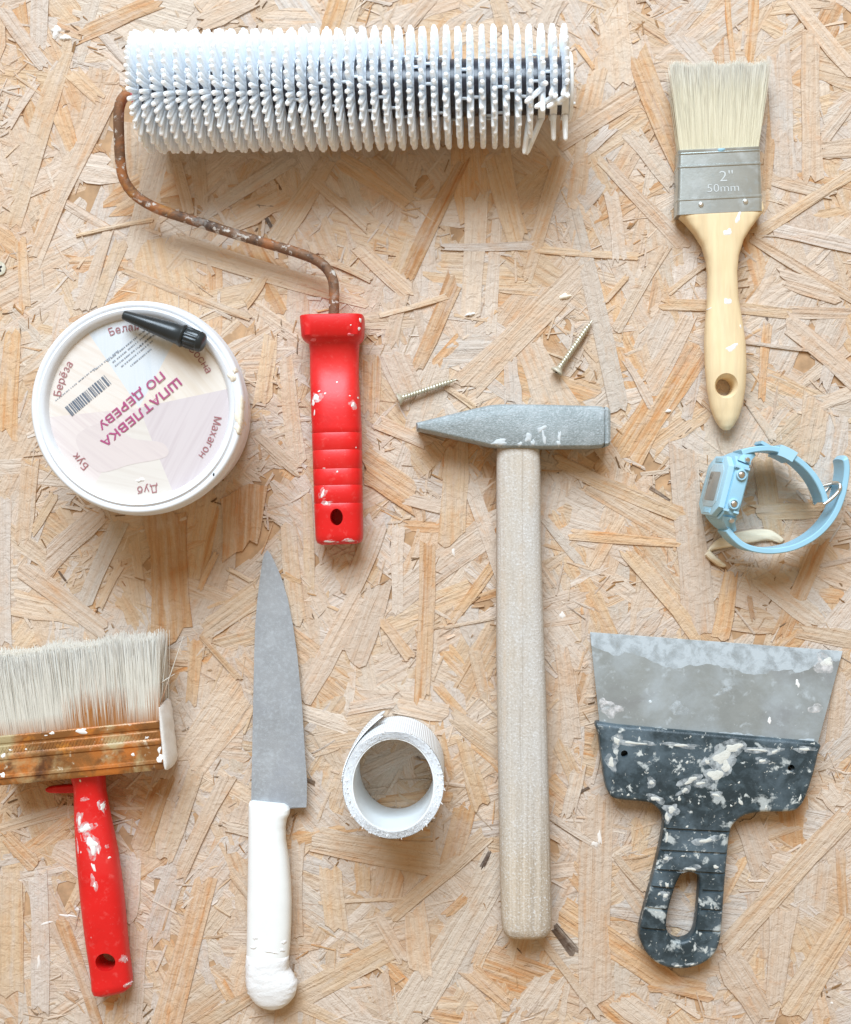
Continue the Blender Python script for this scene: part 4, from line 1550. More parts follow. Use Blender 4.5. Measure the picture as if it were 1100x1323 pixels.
# ------------------------------------------------------------------ wide brush with red handle
def build_wide_brush():
    t0 = TOP
    an = math.radians(5.6)
    ux, uy = math.cos(an), -math.sin(an)      # along the width, photograph pixels
    vx, vy = math.sin(an), math.cos(an)       # towards the handle
    cx, cy = 103.5, 1005.0
    zb, zt = t0 + 0.0010, t0 + 0.0310
    zm = (zb + zt) / 2
    c = P(cx, cy, 0)
    root = thing("paint_brush", "wide block brush with rusty ferrule and paint smeared red handle", "brush", (c.x, c.y, TOP))

    def Q(u, v, z, zr=None):
        """local photograph pixels -> world, as seen on the upper face; flanks go straight down"""
        p = P(cx + ux * u + vx * v, cy + uy * u + vy * v, zr if zr is not None else zt)
        return Vector((p.x, p.y, z))
    # ferrule with pressed ridges, profile along v
    HW = 112.0
    prof = [(-64, 0.6), (-62.5, 1.0), (-58, 0.9), (-54.5, 0.5), (-53, -0.2), (-51, -0.3), (-49.5, 0.3), (-45, 0.35), (-41, 0.3), (-39.5, 0.8), (-36.5, 1.1), (-33.5, 0.8), (-32, 0.0), (-22, 0.1), (-14, 0.2), (-12.5, 1.0), (-9.5, 1.2), (-8, 0.2), (-4, 0.0), (-1.5, -0.2), (0, -1.2)]
    rings = []
    for v_, e in prof:
        e = e * 0.0008
        ring = []
        for sx, sz in ((-1, -1), (1, -1), (1, 1), (-1, 1)):
            for q in range(5):
                a = math.atan2(sz, sx) - math.pi / 4 + q * math.pi / 8
                rr = 0.0042
                ctr = Q(sx * HW, v_, zm)
                dirx = Vector((ux, -uy, 0)).normalized()
                p = ctr + dirx * (-sx * rr + rr * math.cos(a) + sx * e)
                ring.append(Vector((p.x, p.y, zm + sz * ((zt - zb) / 2 - rr + max(e, -0.0004)) + rr * math.sin(a))))
        rings.append(ring)
    v, f = loft(rings, True)
    fer = obj("ferrule", v, f, 'rust', root, True, 28)
    # rope pattern pressed between two ridges
    bm = bmesh.new()
    u = -HW + 8
    while u < HW - 10:
        add_bar(bm, Q(u, -41.2, zt + 0.0003), Q(u + 4.5, -49.2, zt + 0.0003), 0.0006, 0.0005)
        u += 4.4
    bm_obj("rope_pattern", bm, 'rust', fer, False)
    # white paint over the folded end
    rings = []
    cr = random.Random(12)
    prof_c = [(-84, 1.5), (-80, 4), (-74, 5.5), (-68, 7), (-62, 8), (-55, 7.4), (-48, 8), (-40, 7.6), (-32, 8.6), (-24, 8.2), (-16, 9), (-9, 8.6), (-4, 7), (0, 4.5), (2.5, 2)]
    for q_, (v_, g) in enumerate(prof_c):
        ring = []
        for k in range(28):
            a = math.pi * 2 * k / 28
            w = 1 + 0.10 * math.sin(3 * a + v_ * 0.3) + 0.07 * math.sin(5 * a + v_ * 0.17) + cr.uniform(-0.07, 0.07)
            p = Q(HW - 1.0 + math.cos(a) * g * 0.72 * w, v_ + cr.uniform(-1.2, 1.2), zm)
            ring.append(Vector((p.x, p.y, zm + math.sin(a) * (0.0157 if 3 < g else 0.010) * (0.965 + 0.035 * w))))
        rings.append(ring)
    v, f = loft(rings)
    obj("paint_crust", v, f, 'white_paint', fer, True, 60)
    bv = bvh_of(fer)
    for px, py, rx, ry, a in [(106, 944, 9, 4, 0.1), (68, 947, 3, 2.4, 0), (14, 969, 3, 1.4, 0), (34, 968, 2, 1.2, 0), (172, 975, 3, 2, 0), (5, 976, 2.5, 4, 0), (206, 969, 2, 5, 0), (207, 980, 4, 6, 0.2), (60, 950, 2, 1, 0), (118, 938, 3, 1.5, 0), (4, 1001, 4, 3, 0), (190, 953, 3, 1.6, 0)]:
        splat(fer, bv, px, py, rx, ry, 'white_paint', a, zt, 0.3, 0.0003)
    # bristles
    R = np.random.default_rng(9)
    n = 4600
    rt_, tp_ = [], []
    for i in range(n):
        u, w = R.uniform(-1, 1), (R.uniform(0.9, 1.0) if R.random() < 0.6 else R.uniform(-1, 1))
        p0 = Q(u * (HW - 3), -58, zm + w * 0.0142)
        ext = -172 + 6 * abs(w) ** 3 + R.normal(0, 2.6) + 2 * math.sin(u * 9) + 1.5 * math.sin(u * 31) - 4 * u
        if R.random() < 0.06:
            ext += R.uniform(4, 22)
        spread = 1.045 if abs(u) < 0.95 else 1.07
        p1 = Q(u * (HW - 2) * spread + R.normal(0, 2.4), ext, zm + w * 0.0150 + R.normal(0, 0.0006))
        rt_.append(p0)
        tp_.append(p1)
    for (u0, v0, u1, v1) in [(108, -78, 148, -168), (110, -75, 127, -168), (112, -110, 131, -120), (109, -95, 122, -152)]:
        rt_.append(Q(u0, v0, zt - 0.004))
        tp_.append(Q(u1, v1, zt - 0.008))
    rr = random.Random(4)
    ph = [rr.uniform(0, 6.28) for _ in range(4)]
    cxw = P(cx, cy, zt).x

    def stain(r):
        x = (r[:, 0] - cxw) / 0.05
        s = 0.20 + 0.07 * np.sin(x * 2.3 + ph[0]) + 0.06 * np.sin(x * 5.7 + ph[1]) + 0.04 * np.sin(x * 13 + ph[2])
        return np.clip(s + 0.13 * (x > 0.05) - 0.05 * (x < -0.4), 0.05, 0.42)
    bristles("bristles", root, rt_, tp_, 0.00031, 'bristle_grey', stain, 4)
    rings = []
    for v_, g, w_ in ((-58, 0.965, 0.0132), (-78, 0.97, 0.0134), (-100, 0.98, 0.0137), (-140, 0.995, 0.0141), (-168, 0.998, 0.0138)):
        rings.append([Q(-HW * g, v_, zm - w_), Q(HW * g, v_, zm - w_), Q(HW * g, v_, zm + w_), Q(-HW * g, v_, zm + w_)])
    v, f = loft(rings)
    o = obj("bristle_pack", v, f, 'bristle_pack_grey', root, True, 40)
    fix_normals(o.data)
    # red handle
    h0 = t0 * 1000
    rows = []
    for (xl, yl), (xr, yr), b0, t1, e in [
        ((92, 990), (134, 987), 5, 27, 3), ((93.5, 1003), (134.5, 1001), 5, 26, 2.8), ((96, 1014), (135.5, 1011), 5, 24.5, 2.7), ((97, 1026), (136.5, 1022), 4.5, 23.5, 2.6), ((97.3, 1055), (142, 1051), 4, 23.2, 2.6), ((98.5, 1080), (147, 1075), 3, 23.4, 2.6), ((100, 1105), (152, 1099), 2.2, 23.5, 2.6), ((103, 1137), (156.5, 1131), 1.4, 23.2, 2.6), ((106, 1167), (160, 1160), 0.8, 22.4, 2.7), ((110, 1200), (163, 1193), 0.4, 21, 2.8), ((113.5, 1225), (165.3, 1217), 0.3, 19.6, 3), ((117, 1247), (167.5, 1239), 0.4, 18.2, 3.2), ((119.3, 1266), (170, 1256), 0.6, 17.6, 3.4), ((120, 1277), (171, 1267), 1.0, 17.6, 3.4), ((122, 1283.5), (169.5, 1274), 2.2, 16.6, 3.2), ((129, 1286.5), (163, 1279.5), 5, 13.5, 3)]:
        rows.append(((xl, yl), (xr, yr), h0 + b0, h0 + t1, e))
    fine = []
    for i in range(len(rows) - 1):
        for k in range(3):
            t = k / 3
            a, b = rows[i], rows[i + 1]
            fine.append(tuple(tuple(p * (1 - t) + q * t for p, q in zip(a[j], b[j])) if j < 2 else a[j] * (1 - t) + b[j] * t for j in range(5)))
    fine.append(rows[-1])
    v, f = loft(lr_rings(fine, 36))
    me = bpy.data.meshes.new("handle")
    me.from_pydata(v, [], f)
    fix_normals(me)
    cut = bmesh.new()
    q = P(136.5, 1243, mm(h0 + 18))
    add_cyl(cut, q, 12.5 * S, -0.01, 0.06, 32, 11.8 * S)
    me = mesh_bool(me, cut)
    hd = mesh_part("handle", me, 'red', root, True, 40)
    # hook tab
    zt2 = mm(h0 + 14)
    lp = smooth_loop(px_loop([(58, 1021), (62, 1017.5), (75, 1015.5), (98, 1014), (110, 1016), (110, 1024), (98, 1025), (75, 1025.5), (62, 1024.5)], zt2), 3)
    me = curve_mesh([lp], zt2 - 0.003, 0.003, 0.0012)
    mesh_part("hook_tab", me, 'red', root)
    bvh = bvh_of(hd)
    for px, py, rx, ry, a, m in [(119, 1088, 8, 9, 0.2, 'white_paint'), (121, 1097, 4.5, 8, 0, 'white_paint'), (113, 1068, 7, 5, 0.4, 'white_paint'), (103, 1060, 3, 8, -0.2, 'white_paint'), (107, 1072, 5, 3.4, 0, 'white_paint'), (132, 1042, 3.4, 6, -0.2, 'white_paint'), (138, 1094, 3.2, 3, 0, 'pink_paint'), (141, 1108.5, 2, 2, 0, 'white_paint'), (122, 1120, 2.4, 8, 0.3, 'white_paint'), (121, 1135, 4, 8, 0.2, 'pink_paint'), (123, 1143, 2.6, 4, 0, 'white_paint'), (100, 1095, 2, 14, 0.1, 'pink_paint'), (110, 1032, 9, 3, 0.1, 'pink_paint'), (129, 1257, 10.5, 6.5, 0.1, 'white_paint'), (158, 1244, 6.5, 9, 0.3, 'pink_paint'), (157, 1146, 1.4, 2.4, 0, 'white_paint'), (163, 1277, 3.6, 1.8, 0.3, 'white_paint'), (143, 1075, 1.6, 1.2, 0, 'white_paint'), (117, 1213, 2, 1.2, -0.7, 'pink_paint'), (106, 1007, 1.4, 3, 0.3, 'white_paint'), (128, 1099, 1.6, 5, 0.1, 'white_paint'), (105, 1101, 1.2, 1.6, 0, 'white_paint')]:
        splat(root, bvh, px, py, rx * 0.9, ry * 0.9, m if m != 'pink_paint' else 'white_veil', a, mm(h0 + 22), 0.28, 0.00018, halo='white_veil' if rx > 2.5 and m == 'white_paint' else None)


# ------------------------------------------------------------------ knife
def build_knife():
    t0 = TOP
    c = P(350, 1040, 0)
    root = thing("kitchen_knife", "knife with scuffed grey blade and white plastic handle", "knife", (c.x, c.y, TOP))
    h0 = t0 * 1000
    rows = [(711, 345.2, 345.8), (716, 341.5, 350), (724, 339.6, 354), (744, 336.6, 363), (773, 333, 372), (809, 330, 379), (847, 328.8, 384.5), (912, 327.4, 390.5), (972, 326.2, 394.2), (1010, 325.4, 397), (1036, 325, 396.6), (1042, 325, 396), (1048, 325, 374)]
    rings = []
    for y, l, r in rows:
        f = (y - 711) / (1045 - 711)
        zc = mm(h0 + 0.7 + 7.2 * f)
        k = 0.0011 * (0.35 + 0.65 * f)
        a, b = P(l, y, zc), P(r, y, zc)
        if y >= 1042:
            b = P(r, y + 1 if y < 1045 else y - 3, zc)
        m = a.lerp(b, 0.25)
        n_ = a.lerp(b, 0.75)
        up = Vector((0, 0, 1))
        rings.append([a + up * k * 0.6, a - up * k * 0.6, m - up * k, n_ - up * k * 0.6, b - up * 0.00012, b + up * 0.00012, n_ + up * k * 0.6, m + up * k])
    v, f = loft(rings)
    bl = obj("blade", v, f, 'knife', root, True, 25)
    fix_normals(bl.data)
    rows = []
    for (xl, yl), (xr, yr), b0, t1, e in [
        ((327, 1034), (368, 1038), 4, 13.5, 3), ((323, 1035.5), (373, 1041.5), 2, 15.5, 3), ((322, 1038), (375, 1045), 1, 16.6, 3), ((321.8, 1045), (374.5, 1051), 0.6, 17, 3), ((321.8, 1054), (371, 1057.5), 0.5, 17.2, 2.9), ((321.6, 1068), (369, 1069), 0.4, 17.4, 2.8), ((321.4, 1085), (369.5, 1085), 0.4, 17.8, 2.7), ((321, 1112), (373.5, 1112), 0.4, 18.2, 2.7), ((320.6, 1140), (376, 1140), 0.4, 18.4, 2.7), ((320, 1165), (377, 1165), 0.4, 18.4, 2.7), ((319.8, 1195), (376.5, 1195), 0.4, 18.2, 2.7), ((319.2, 1223), (375, 1223), 0.4, 18, 2.7), ((318.8, 1240), (372.5, 1243), 0.4, 17.8, 2.7), ((318.4, 1252), (372.5, 1250), 0.4, 17.8, 2.6), ((318.4, 1262), (379, 1259), 0.4, 17.8, 2.5), ((319.2, 1272), (383.6, 1268), 0.5, 17.6, 2.5), ((321.5, 1281), (383.4, 1277), 0.8, 17, 2.5), ((325.5, 1289), (380.5, 1286), 1.4, 16.2, 2.4), ((331.5, 1296), (374.5, 1294), 2.6, 15, 2.4), ((339, 1301), (366, 1300.5), 4.4, 13, 2.3), ((346, 1303.5), (358, 1303.5), 6.4, 11, 2.2)]:
        rows.append(((xl, yl), (xr, yr), h0 + b0, h0 + t1, e))
    fine = []
    for i in range(len(rows) - 1):
        for k in range(4):
            t = k / 4
            a, b = rows[i], rows[i + 1]
            fine.append(tuple(tuple(p * (1 - t) + q * t for p, q in zip(a[j], b[j])) if j < 2 else a[j] * (1 - t) + b[j] * t for j in range(5)))
    fine.append(rows[-1])
    v, f = loft(lr_rings(fine, 36))
    hd = obj("handle", v, f, 'knife_handle', root, True, 60)
    fix_normals(hd.data)
    # lumpy dried filler around the butt
    R = random.Random(8)
    crust_rows = [r for r in fine if r[0][1] >= 1231]
    rings = lr_rings(crust_rows, 44)
    out = []
    for i, ring in enumerate(rings):
        cc = sum(ring, Vector()) / len(ring)
        edge = 1.0 if i > 2 else 1.4
        out.append([cc + (p - cc) * (1 + (0.012 + max(0, R.gauss(0.012, 0.016))) * edge * (1.0 if i > 1 else 0.3 * i)) for p in ring])
    v, f = loft(out)
    cr = obj("filler_crust", v, f, 'knife_crust', hd, True, 180)
    fix_normals(cr.data)
    bv = bvh_of(hd)
    for px, py, rx, ry, a in [(330, 1211, 3, 4, 0), (367, 1218, 3, 3, 0), (328, 1224, 4, 3, 0.3), (350, 1229, 8, 2, -0.2), (365, 1228, 4, 2, 0), (321, 1246, 4, 5, 0), (374, 1241, 3, 3, 0)]:
        splat(hd, bv, px, py, rx, ry, 'knife_crust', a, mm(h0 + 17), 0.4, 0.0004, name='filler_smear')


# ------------------------------------------------------------------ roll of mesh tape
def build_tape():
    t0 = TOP
    H = 0.0545
    zt = t0 + H
    c = P(508.3, 1014, zt)
    k = S * (D - zt) / D
    root = thing("tape_roll", "roll of white mesh joint tape standing on end", "tape", (c.x, c.y, TOP))
    R = random.Random(2)
    n = 160

    def oval(th, rx, ry):
        return Vector((math.cos(th) * rx * k, math.sin(th) * ry * k, 0))
    zs = [t0 + H * i / 10 for i in range(11)]
    ph = R.uniform(0, 6)
    V, F, U = [], [], []
    for i, z in enumerate(zs):
        for j in range(n):
            th = 2 * math.pi * j / n
            w = 1 + 0.006 * math.sin(3 * th + ph) + 0.003 * math.sin(z * 700 + th * 2)
            p = Vector((c.x, c.y, 0)) + oval(th, 65.5 * w, 69.5 * w)
            V.append((p.x, p.y, z))
            U.append((th * 0.029, z))
    for i in range(10):
        for j in range(n):
            j2 = (j + 1) % n
            F.append((i * n + j, i * n + j2, (i + 1) * n + j2, (i + 1) * n + j))
    o = obj("mesh_winding", V, F, 'mesh_tape', root, True, 180)
    uvl = o.data.uv_layers.new(name="UVMap")
    for lp in o.data.loops:
        uvl.data[lp.index].uv = U[lp.vertex_index]
    # wound edge: many layers, slightly uneven, with frayed ends
    layers = 9
    V, F = [], []
    for zz, sg in ((zt, 1),):
        b0 = len(V)
        for q in range(layers * 2 + 1):
            f = q / (layers * 2)
            for j in range(n):
                th = 2 * math.pi * j / n
                rx, ry = 53.4 + (65.4 - 53.4) * f, 60.2 + (69.4 - 60.2) * f
                # thicker at the sides and the near edge
                p = Vector((c.x, c.y, 0)) + oval(th, rx, ry) + Vector((0, 0, 0))
                dz = (0.0007 if q % 2 else -0.0002) + R.uniform(-0.0002, 0.0002)
                if q in (0, layers * 2):
                    dz = -0.0006
                V.append((p.x, p.y, zz + sg * dz if sg > 0 else zz + max(0, -dz)))
        for q in range(layers * 2):
            for j in range(n):
                j2 = (j + 1) % n
                a = (b0 + q * n + j, b0 + (q + 1) * n + j, b0 + (q + 1) * n + j2, b0 + q * n + j2)
                F.append(a)
    obj("wound_edge", V, F, 'tape_edge', root, True, 180)
    # card core
    rings = []
    for rx, ry, z in [(53.8, 60.4, zt - 0.0004), (53.6, 60.2, zt + 0.0003), (51.9, 58.9, zt + 0.0003), (51.7, 58.7, zt - 0.001), (51.7, 58.7, t0 + 0.0002), (53.6, 60.2, t0 + 0.0002)]:
        rings.append([Vector((c.x, c.y, z)) + oval(2 * math.pi * j / n, rx, ry) for j in range(n)])
    v, f = loft(rings, False)
    obj("core", v, f, 'tape_core', root, True, 40)
    # loose frayed yarn ends along the rim
    V, F = [], []
    for q in range(130):
        th = R.uniform(0, 2 * math.pi)
        f = R.random()
        p = Vector((c.x, c.y, zt)) + oval(th, 56 + 9.8 * f, 62 + 7.6 * f)
        o_ = oval(th, 1, 1).normalized()
        tip = p + o_ * R.uniform(-0.0005, 0.0012) + Vector((R.uniform(-.0008, .0008), R.uniform(-.0008, .0008), R.uniform(0.0006, 0.0018)))
        v, f_ = tube([p - Vector((0, 0, 0.0006)), tip], [0.00032, 0.00016], 4)
        b0 = len(V)
        V.extend(v)
        F.extend([tuple(i + b0 for i in z) for z in f_])
    obj("frayed_yarn", V, F, 'tape_edge', root, False, kind='stuff')
    # free end of the tape curling away from the winding
    a0 = []
    for i in range(31):
        f = i / 30
        th = math.radians(178 - 74 * f)
        off = 0.5 + 9.0 * max(0, (f - 0.45) / 0.55) ** 1.8
        a0.append(Vector((c.x, c.y, 0)) + oval(th, 65.5 + off, 69.5 + off))
    V, F, U = [], [], []
    hgt = [0.0015 + 0.0525 * i / 8 for i in range(9)]
    L = 0
    for i, p in enumerate(a0):
        if i:
            L += (p - a0[i - 1]).length
        f = i / (len(a0) - 1)
        for z in hgt:
            sh = 0.0012 * math.sin(z * 160 + f * 5) * f
            zz = t0 + 0.0004 + z * (1 - 0.55 * max(0, f - 0.2) / 0.8)
            V.append((p.x + sh, p.y + sh * 0.6, zz))
            U.append((L + 3, z))
    m = len(hgt)
    for i in range(len(a0) - 1):
        for j in range(m - 1):
            F.append((i * m + j, (i + 1) * m + j, (i + 1) * m + j + 1, i * m + j + 1))
    o = obj("loose_end", V, F, 'mesh_tape', root, True, 180)
    uvl = o.data.uv_layers.new(name="UVMap")
    for lp in o.data.loops:
        uvl.data[lp.index].uv = U[lp.vertex_index]
    sm = o.modifiers.new("thick", 'SOLIDIFY')
    sm.thickness = 0.0005


# ------------------------------------------------------------------ spatula
def build_spatula():
    t0 = TOP
    c = P(905, 1040, 0)
    root = thing("putty_knife", "wide steel filling spatula with black grip spotted by plaster", "spatula", (c.x, c.y, TOP))
    zg = t0 + 0.0135
    # blade: a thin plate leaning from the grip down to its edge
    nx, ny = 14, 10
    za, zb = t0 + 0.0008, t0 + 0.0105

    def B(u, v, dz=0.0):
        z = za + (zb - za) * v
        tl, tr, br, bl = (762.5, 817), (1088.5, 841.5), (1050, 985), (778, 965)
        x = (tl[0] * (1 - u) + tr[0] * u) * (1 - v) + (bl[0] * (1 - u) + br[0] * u) * v
        y = (tl[1] * (1 - u) + tr[1] * u) * (1 - v) + (bl[1] * (1 - u) + br[1] * u) * v
        p = P(x, y, z)
        return Vector((p.x, p.y, z + dz))
    V, F = [], []
    for s in (1, -1):
        for i in range(nx + 1):
            for j in range(ny + 1):
                V.append(B(i / nx, j / ny, s * 0.0004))
    o1 = (nx + 1) * (ny + 1)
    for i in range(nx):
        for j in range(ny):
            q = (i * (ny + 1) + j, (i + 1) * (ny + 1) + j, (i + 1) * (ny + 1) + j + 1, i * (ny + 1) + j + 1)
            F.append(q)
            F.append(tuple(reversed([o1 + k for k in q])))
    rim = [i * (ny + 1) for i in range(nx + 1)] + [nx * (ny + 1) + j for j in range(1, ny + 1)] + [i * (ny + 1) + ny for i in range(nx - 1, -1, -1)] + [j for j in range(ny - 1, 0, -1)]
    for k in range(len(rim)):
        a, b = rim[k], rim[(k + 1) % len(rim)]
        F.append((a, o1 + a, o1 + b, b))
    bl = obj("blade", V, F, 'blade', root, True, 30)
    fix_normals(bl.data)
    # dried plaster film along the working edge, with a wandering border
    R = random.Random(6)
    n = 60
    V, F = [], []
    prof = [(0, 0.16), (0.06, 0.26), (0.10, 0.29), (0.14, 0.22), (0.20, 0.26), (0.27, 0.36), (0.33, 0.40), (0.42, 0.33), (0.50, 0.31), (0.57, 0.34), (0.66, 0.40), (0.74, 0.34), (0.80, 0.30), (0.86, 0.33), (0.93, 0.16), (1.0, 0.12)]
    for i in range(n + 1):
        u = i / n
        for k in range(len(prof) - 1):
            if prof[k][0] <= u <= prof[k + 1][0]:
                t = (u - prof[k][0]) / (prof[k + 1][0] - prof[k][0])
                w = prof[k][1] * (1 - t) + prof[k + 1][1] * t
        w = (w + R.uniform(-0.02, 0.02)) * 0.66
        V += [B(u, -0.004, 0.00046), B(u, w * 0.5, 0.00050), B(u, w - 0.03, 0.00056), B(u, w, 0.00042)]
    for i in range(n):
        for j in range(3):
            F.append((i * 4 + j, (i + 1) * 4 + j, (i + 1) * 4 + j + 1, i * 4 + j + 1))
    obj("plaster_film", V, F, 'edge_veil', bl, True, 60)
    bv = bvh_of(bl)
    for px, py, rx, ry, a, m in [(788, 915, 16, 12, 0.1, 'white_veil'), (779, 906, 7, 5, 0, 'white_veil'), (1066, 858, 17, 14, -0.1, 'white_veil'), (1070, 856, 8, 7, 0.2, 'plaster'), (1031, 883, 3, 5, 0, 'white_paint'), (1053, 915, 12, 6, -0.1, 'white_veil'), (876, 915, 14, 10, 0, 'plaster_veil'), (935, 893, 12, 5, 0.5, 'plaster_veil'), (993, 930, 3, 4, 0, 'white_paint'), (840, 906, 3, 2, 0, 'blade_film')]:
        splat(bl, bv, px, py, rx, ry, m, a, za + 0.004, 0.3, 0.00025, name='plaster_smear')
    # plaster caught in the corner where blade meets grip
    V, F = [], []
    for i in range(61):
        u = 0.02 + 0.96 * i / 60
        w0 = 0.80 + R.uniform(-0.012, 0.012) + 0.012 * math.sin(u * 17)
        V += [B(u, w0, 0.00044), B(u, w0 + 0.03, 0.0008), B(u, 0.90, 0.0012), B(u, 0.93, 0.0012)]
    for i in range(60):
        for j in range(3):
            F.append((i * 4 + j, (i + 1) * 4 + j, (i + 1) * 4 + j + 1, i * 4 + j + 1))
    obj("plaster_ridge", V, F, 'edge_veil', bl, True, 60)
    # grip
    outline = [(771, 934), (774, 950), (777, 975), (782, 1010), (787, 1025), (797, 1033), (836, 1037), (848, 1043), (856, 1053), (858, 1068), (853, 1096), (845, 1130), (832, 1180), (826.6, 1205), (829, 1219), (838, 1235), (853, 1247), (874, 1252.5), (898, 1250), (920, 1238), (930, 1220), (933.5, 1195), (936.5, 1150), (940, 1110), (944, 1076), (950, 1064), (963, 1054), (985, 1050), (1022, 1049), (1034, 1043), (1042, 1030), (1052, 1000), (1058, 975), (1060, 961), (1030, 957), (960, 951), (880, 944), (800, 937)]
    hole = [(877, 1137), (882, 1130), (891, 1127.5), (900, 1130), (904.5, 1137), (903.5, 1156), (901, 1184), (898, 1203), (891, 1213), (878.6, 1216.5), (867, 1211), (861.5, 1198), (864, 1177), (871, 1152)]
    lo = []
    for lp in (outline, hole):
        lo.append(smooth_loop(px_loop(lp, zg), 3))
    half = 0.0058
    me = curve_mesh(lo, zg - half, half, 0.0024, 4)
    cut = bmesh.new()

    def G(a, b, w=0.0017, dep=0.0013):
        add_bar(cut, P(*a, zg), P(*b, zg), w, dep * 2)
    for a, b in [((852, 1071), (950, 1076)), ((846, 1099), (946, 1104)), ((840, 1124), (944, 1130)), ((832, 1145), (872, 1149)), ((908, 1151), (944, 1153)), ((826, 1172), (868, 1177)), ((906, 1175.5), (942, 1178)), ((820, 1199), (862, 1203)), ((902, 1203), (940, 1205))]:
        G(a, b)
    for px, py in ((807, 974), (1022.5, 992.5)):
        q = P(px, py, zg)
        add_cyl(cut, q, 0.0021, zg - 0.0085, zg + 0.01, 20)
    me = mesh_bool(me, cut)
    gr = mesh_part("grip", me, 'spatula_plastic', root, True, 40)
    bv = bvh_of(gr)
    sp = [(790, 985, 6, 10, 0.2), (780, 1012, 3, 8, -0.2), (842, 1011, 6, 4, 0), (847, 1032, 9, 5, -0.3), (868, 1046, 9, 6, 0.3), (862, 1056, 5, 8, 0), (893, 1008, 12, 6, 0.5), (885, 1021, 7, 4, 0.3), (878, 1032, 4, 4, 0), (933, 978, 17, 14, 0.4), (925, 1001, 15, 12, 0.5), (948, 966, 17, 9, 0), (938, 990, 12, 10, 0.8), (905, 1012, 8, 4, 0.2), (914, 984, 5, 5, 0), (925, 1027, 8, 3, -0.2), (957, 1036, 4, 7, 0.5), (945, 1041, 2.5, 2, 0), (955, 1011, 2, 2.4, 0), (990, 1043, 2.4, 4, -0.4), (1034, 1031, 2.4, 7, -0.2), (1022, 997, 4.5, 4, 0), (1001, 971, 7, 3, 0.3), (985, 983, 8, 3, 0.2), (861, 1109, 6, 3.5, 0), (883, 1106, 3.6, 2, 0.3), (862, 1144, 4, 6, 0), (860, 1157, 5, 5, 0), (852, 1155, 3, 3, 0), (862, 1082, 3, 9, -0.2), (912, 1086, 14, 4, 0.3), (893, 1123, 9, 4, 0), (925, 1120, 4, 5, 0), (888, 1068, 3, 2, 0), (812, 1027, 3, 2.5, 0), (820, 960, 20, 3, -0.1), (880, 963, 18, 2.6, -0.1), (980, 969, 22, 2.4, -0.1), (1040, 968, 12, 3, -0.1), (797, 957, 6, 8, 0.3), (875, 1248, 6, 2, 0), (895, 1246, 5, 1.6, 0.2), (903, 1038, 2, 2, 0), (888, 985, 3, 3, 0)]
    for px, py, rx, ry, a in sp:
        splat(gr, bv, px, py, rx * 0.72, ry * 0.72, 'plaster', a, zg, 0.30, 0.00016, name='plaster_spot', halo='plaster_veil' if rx > 4 else None)


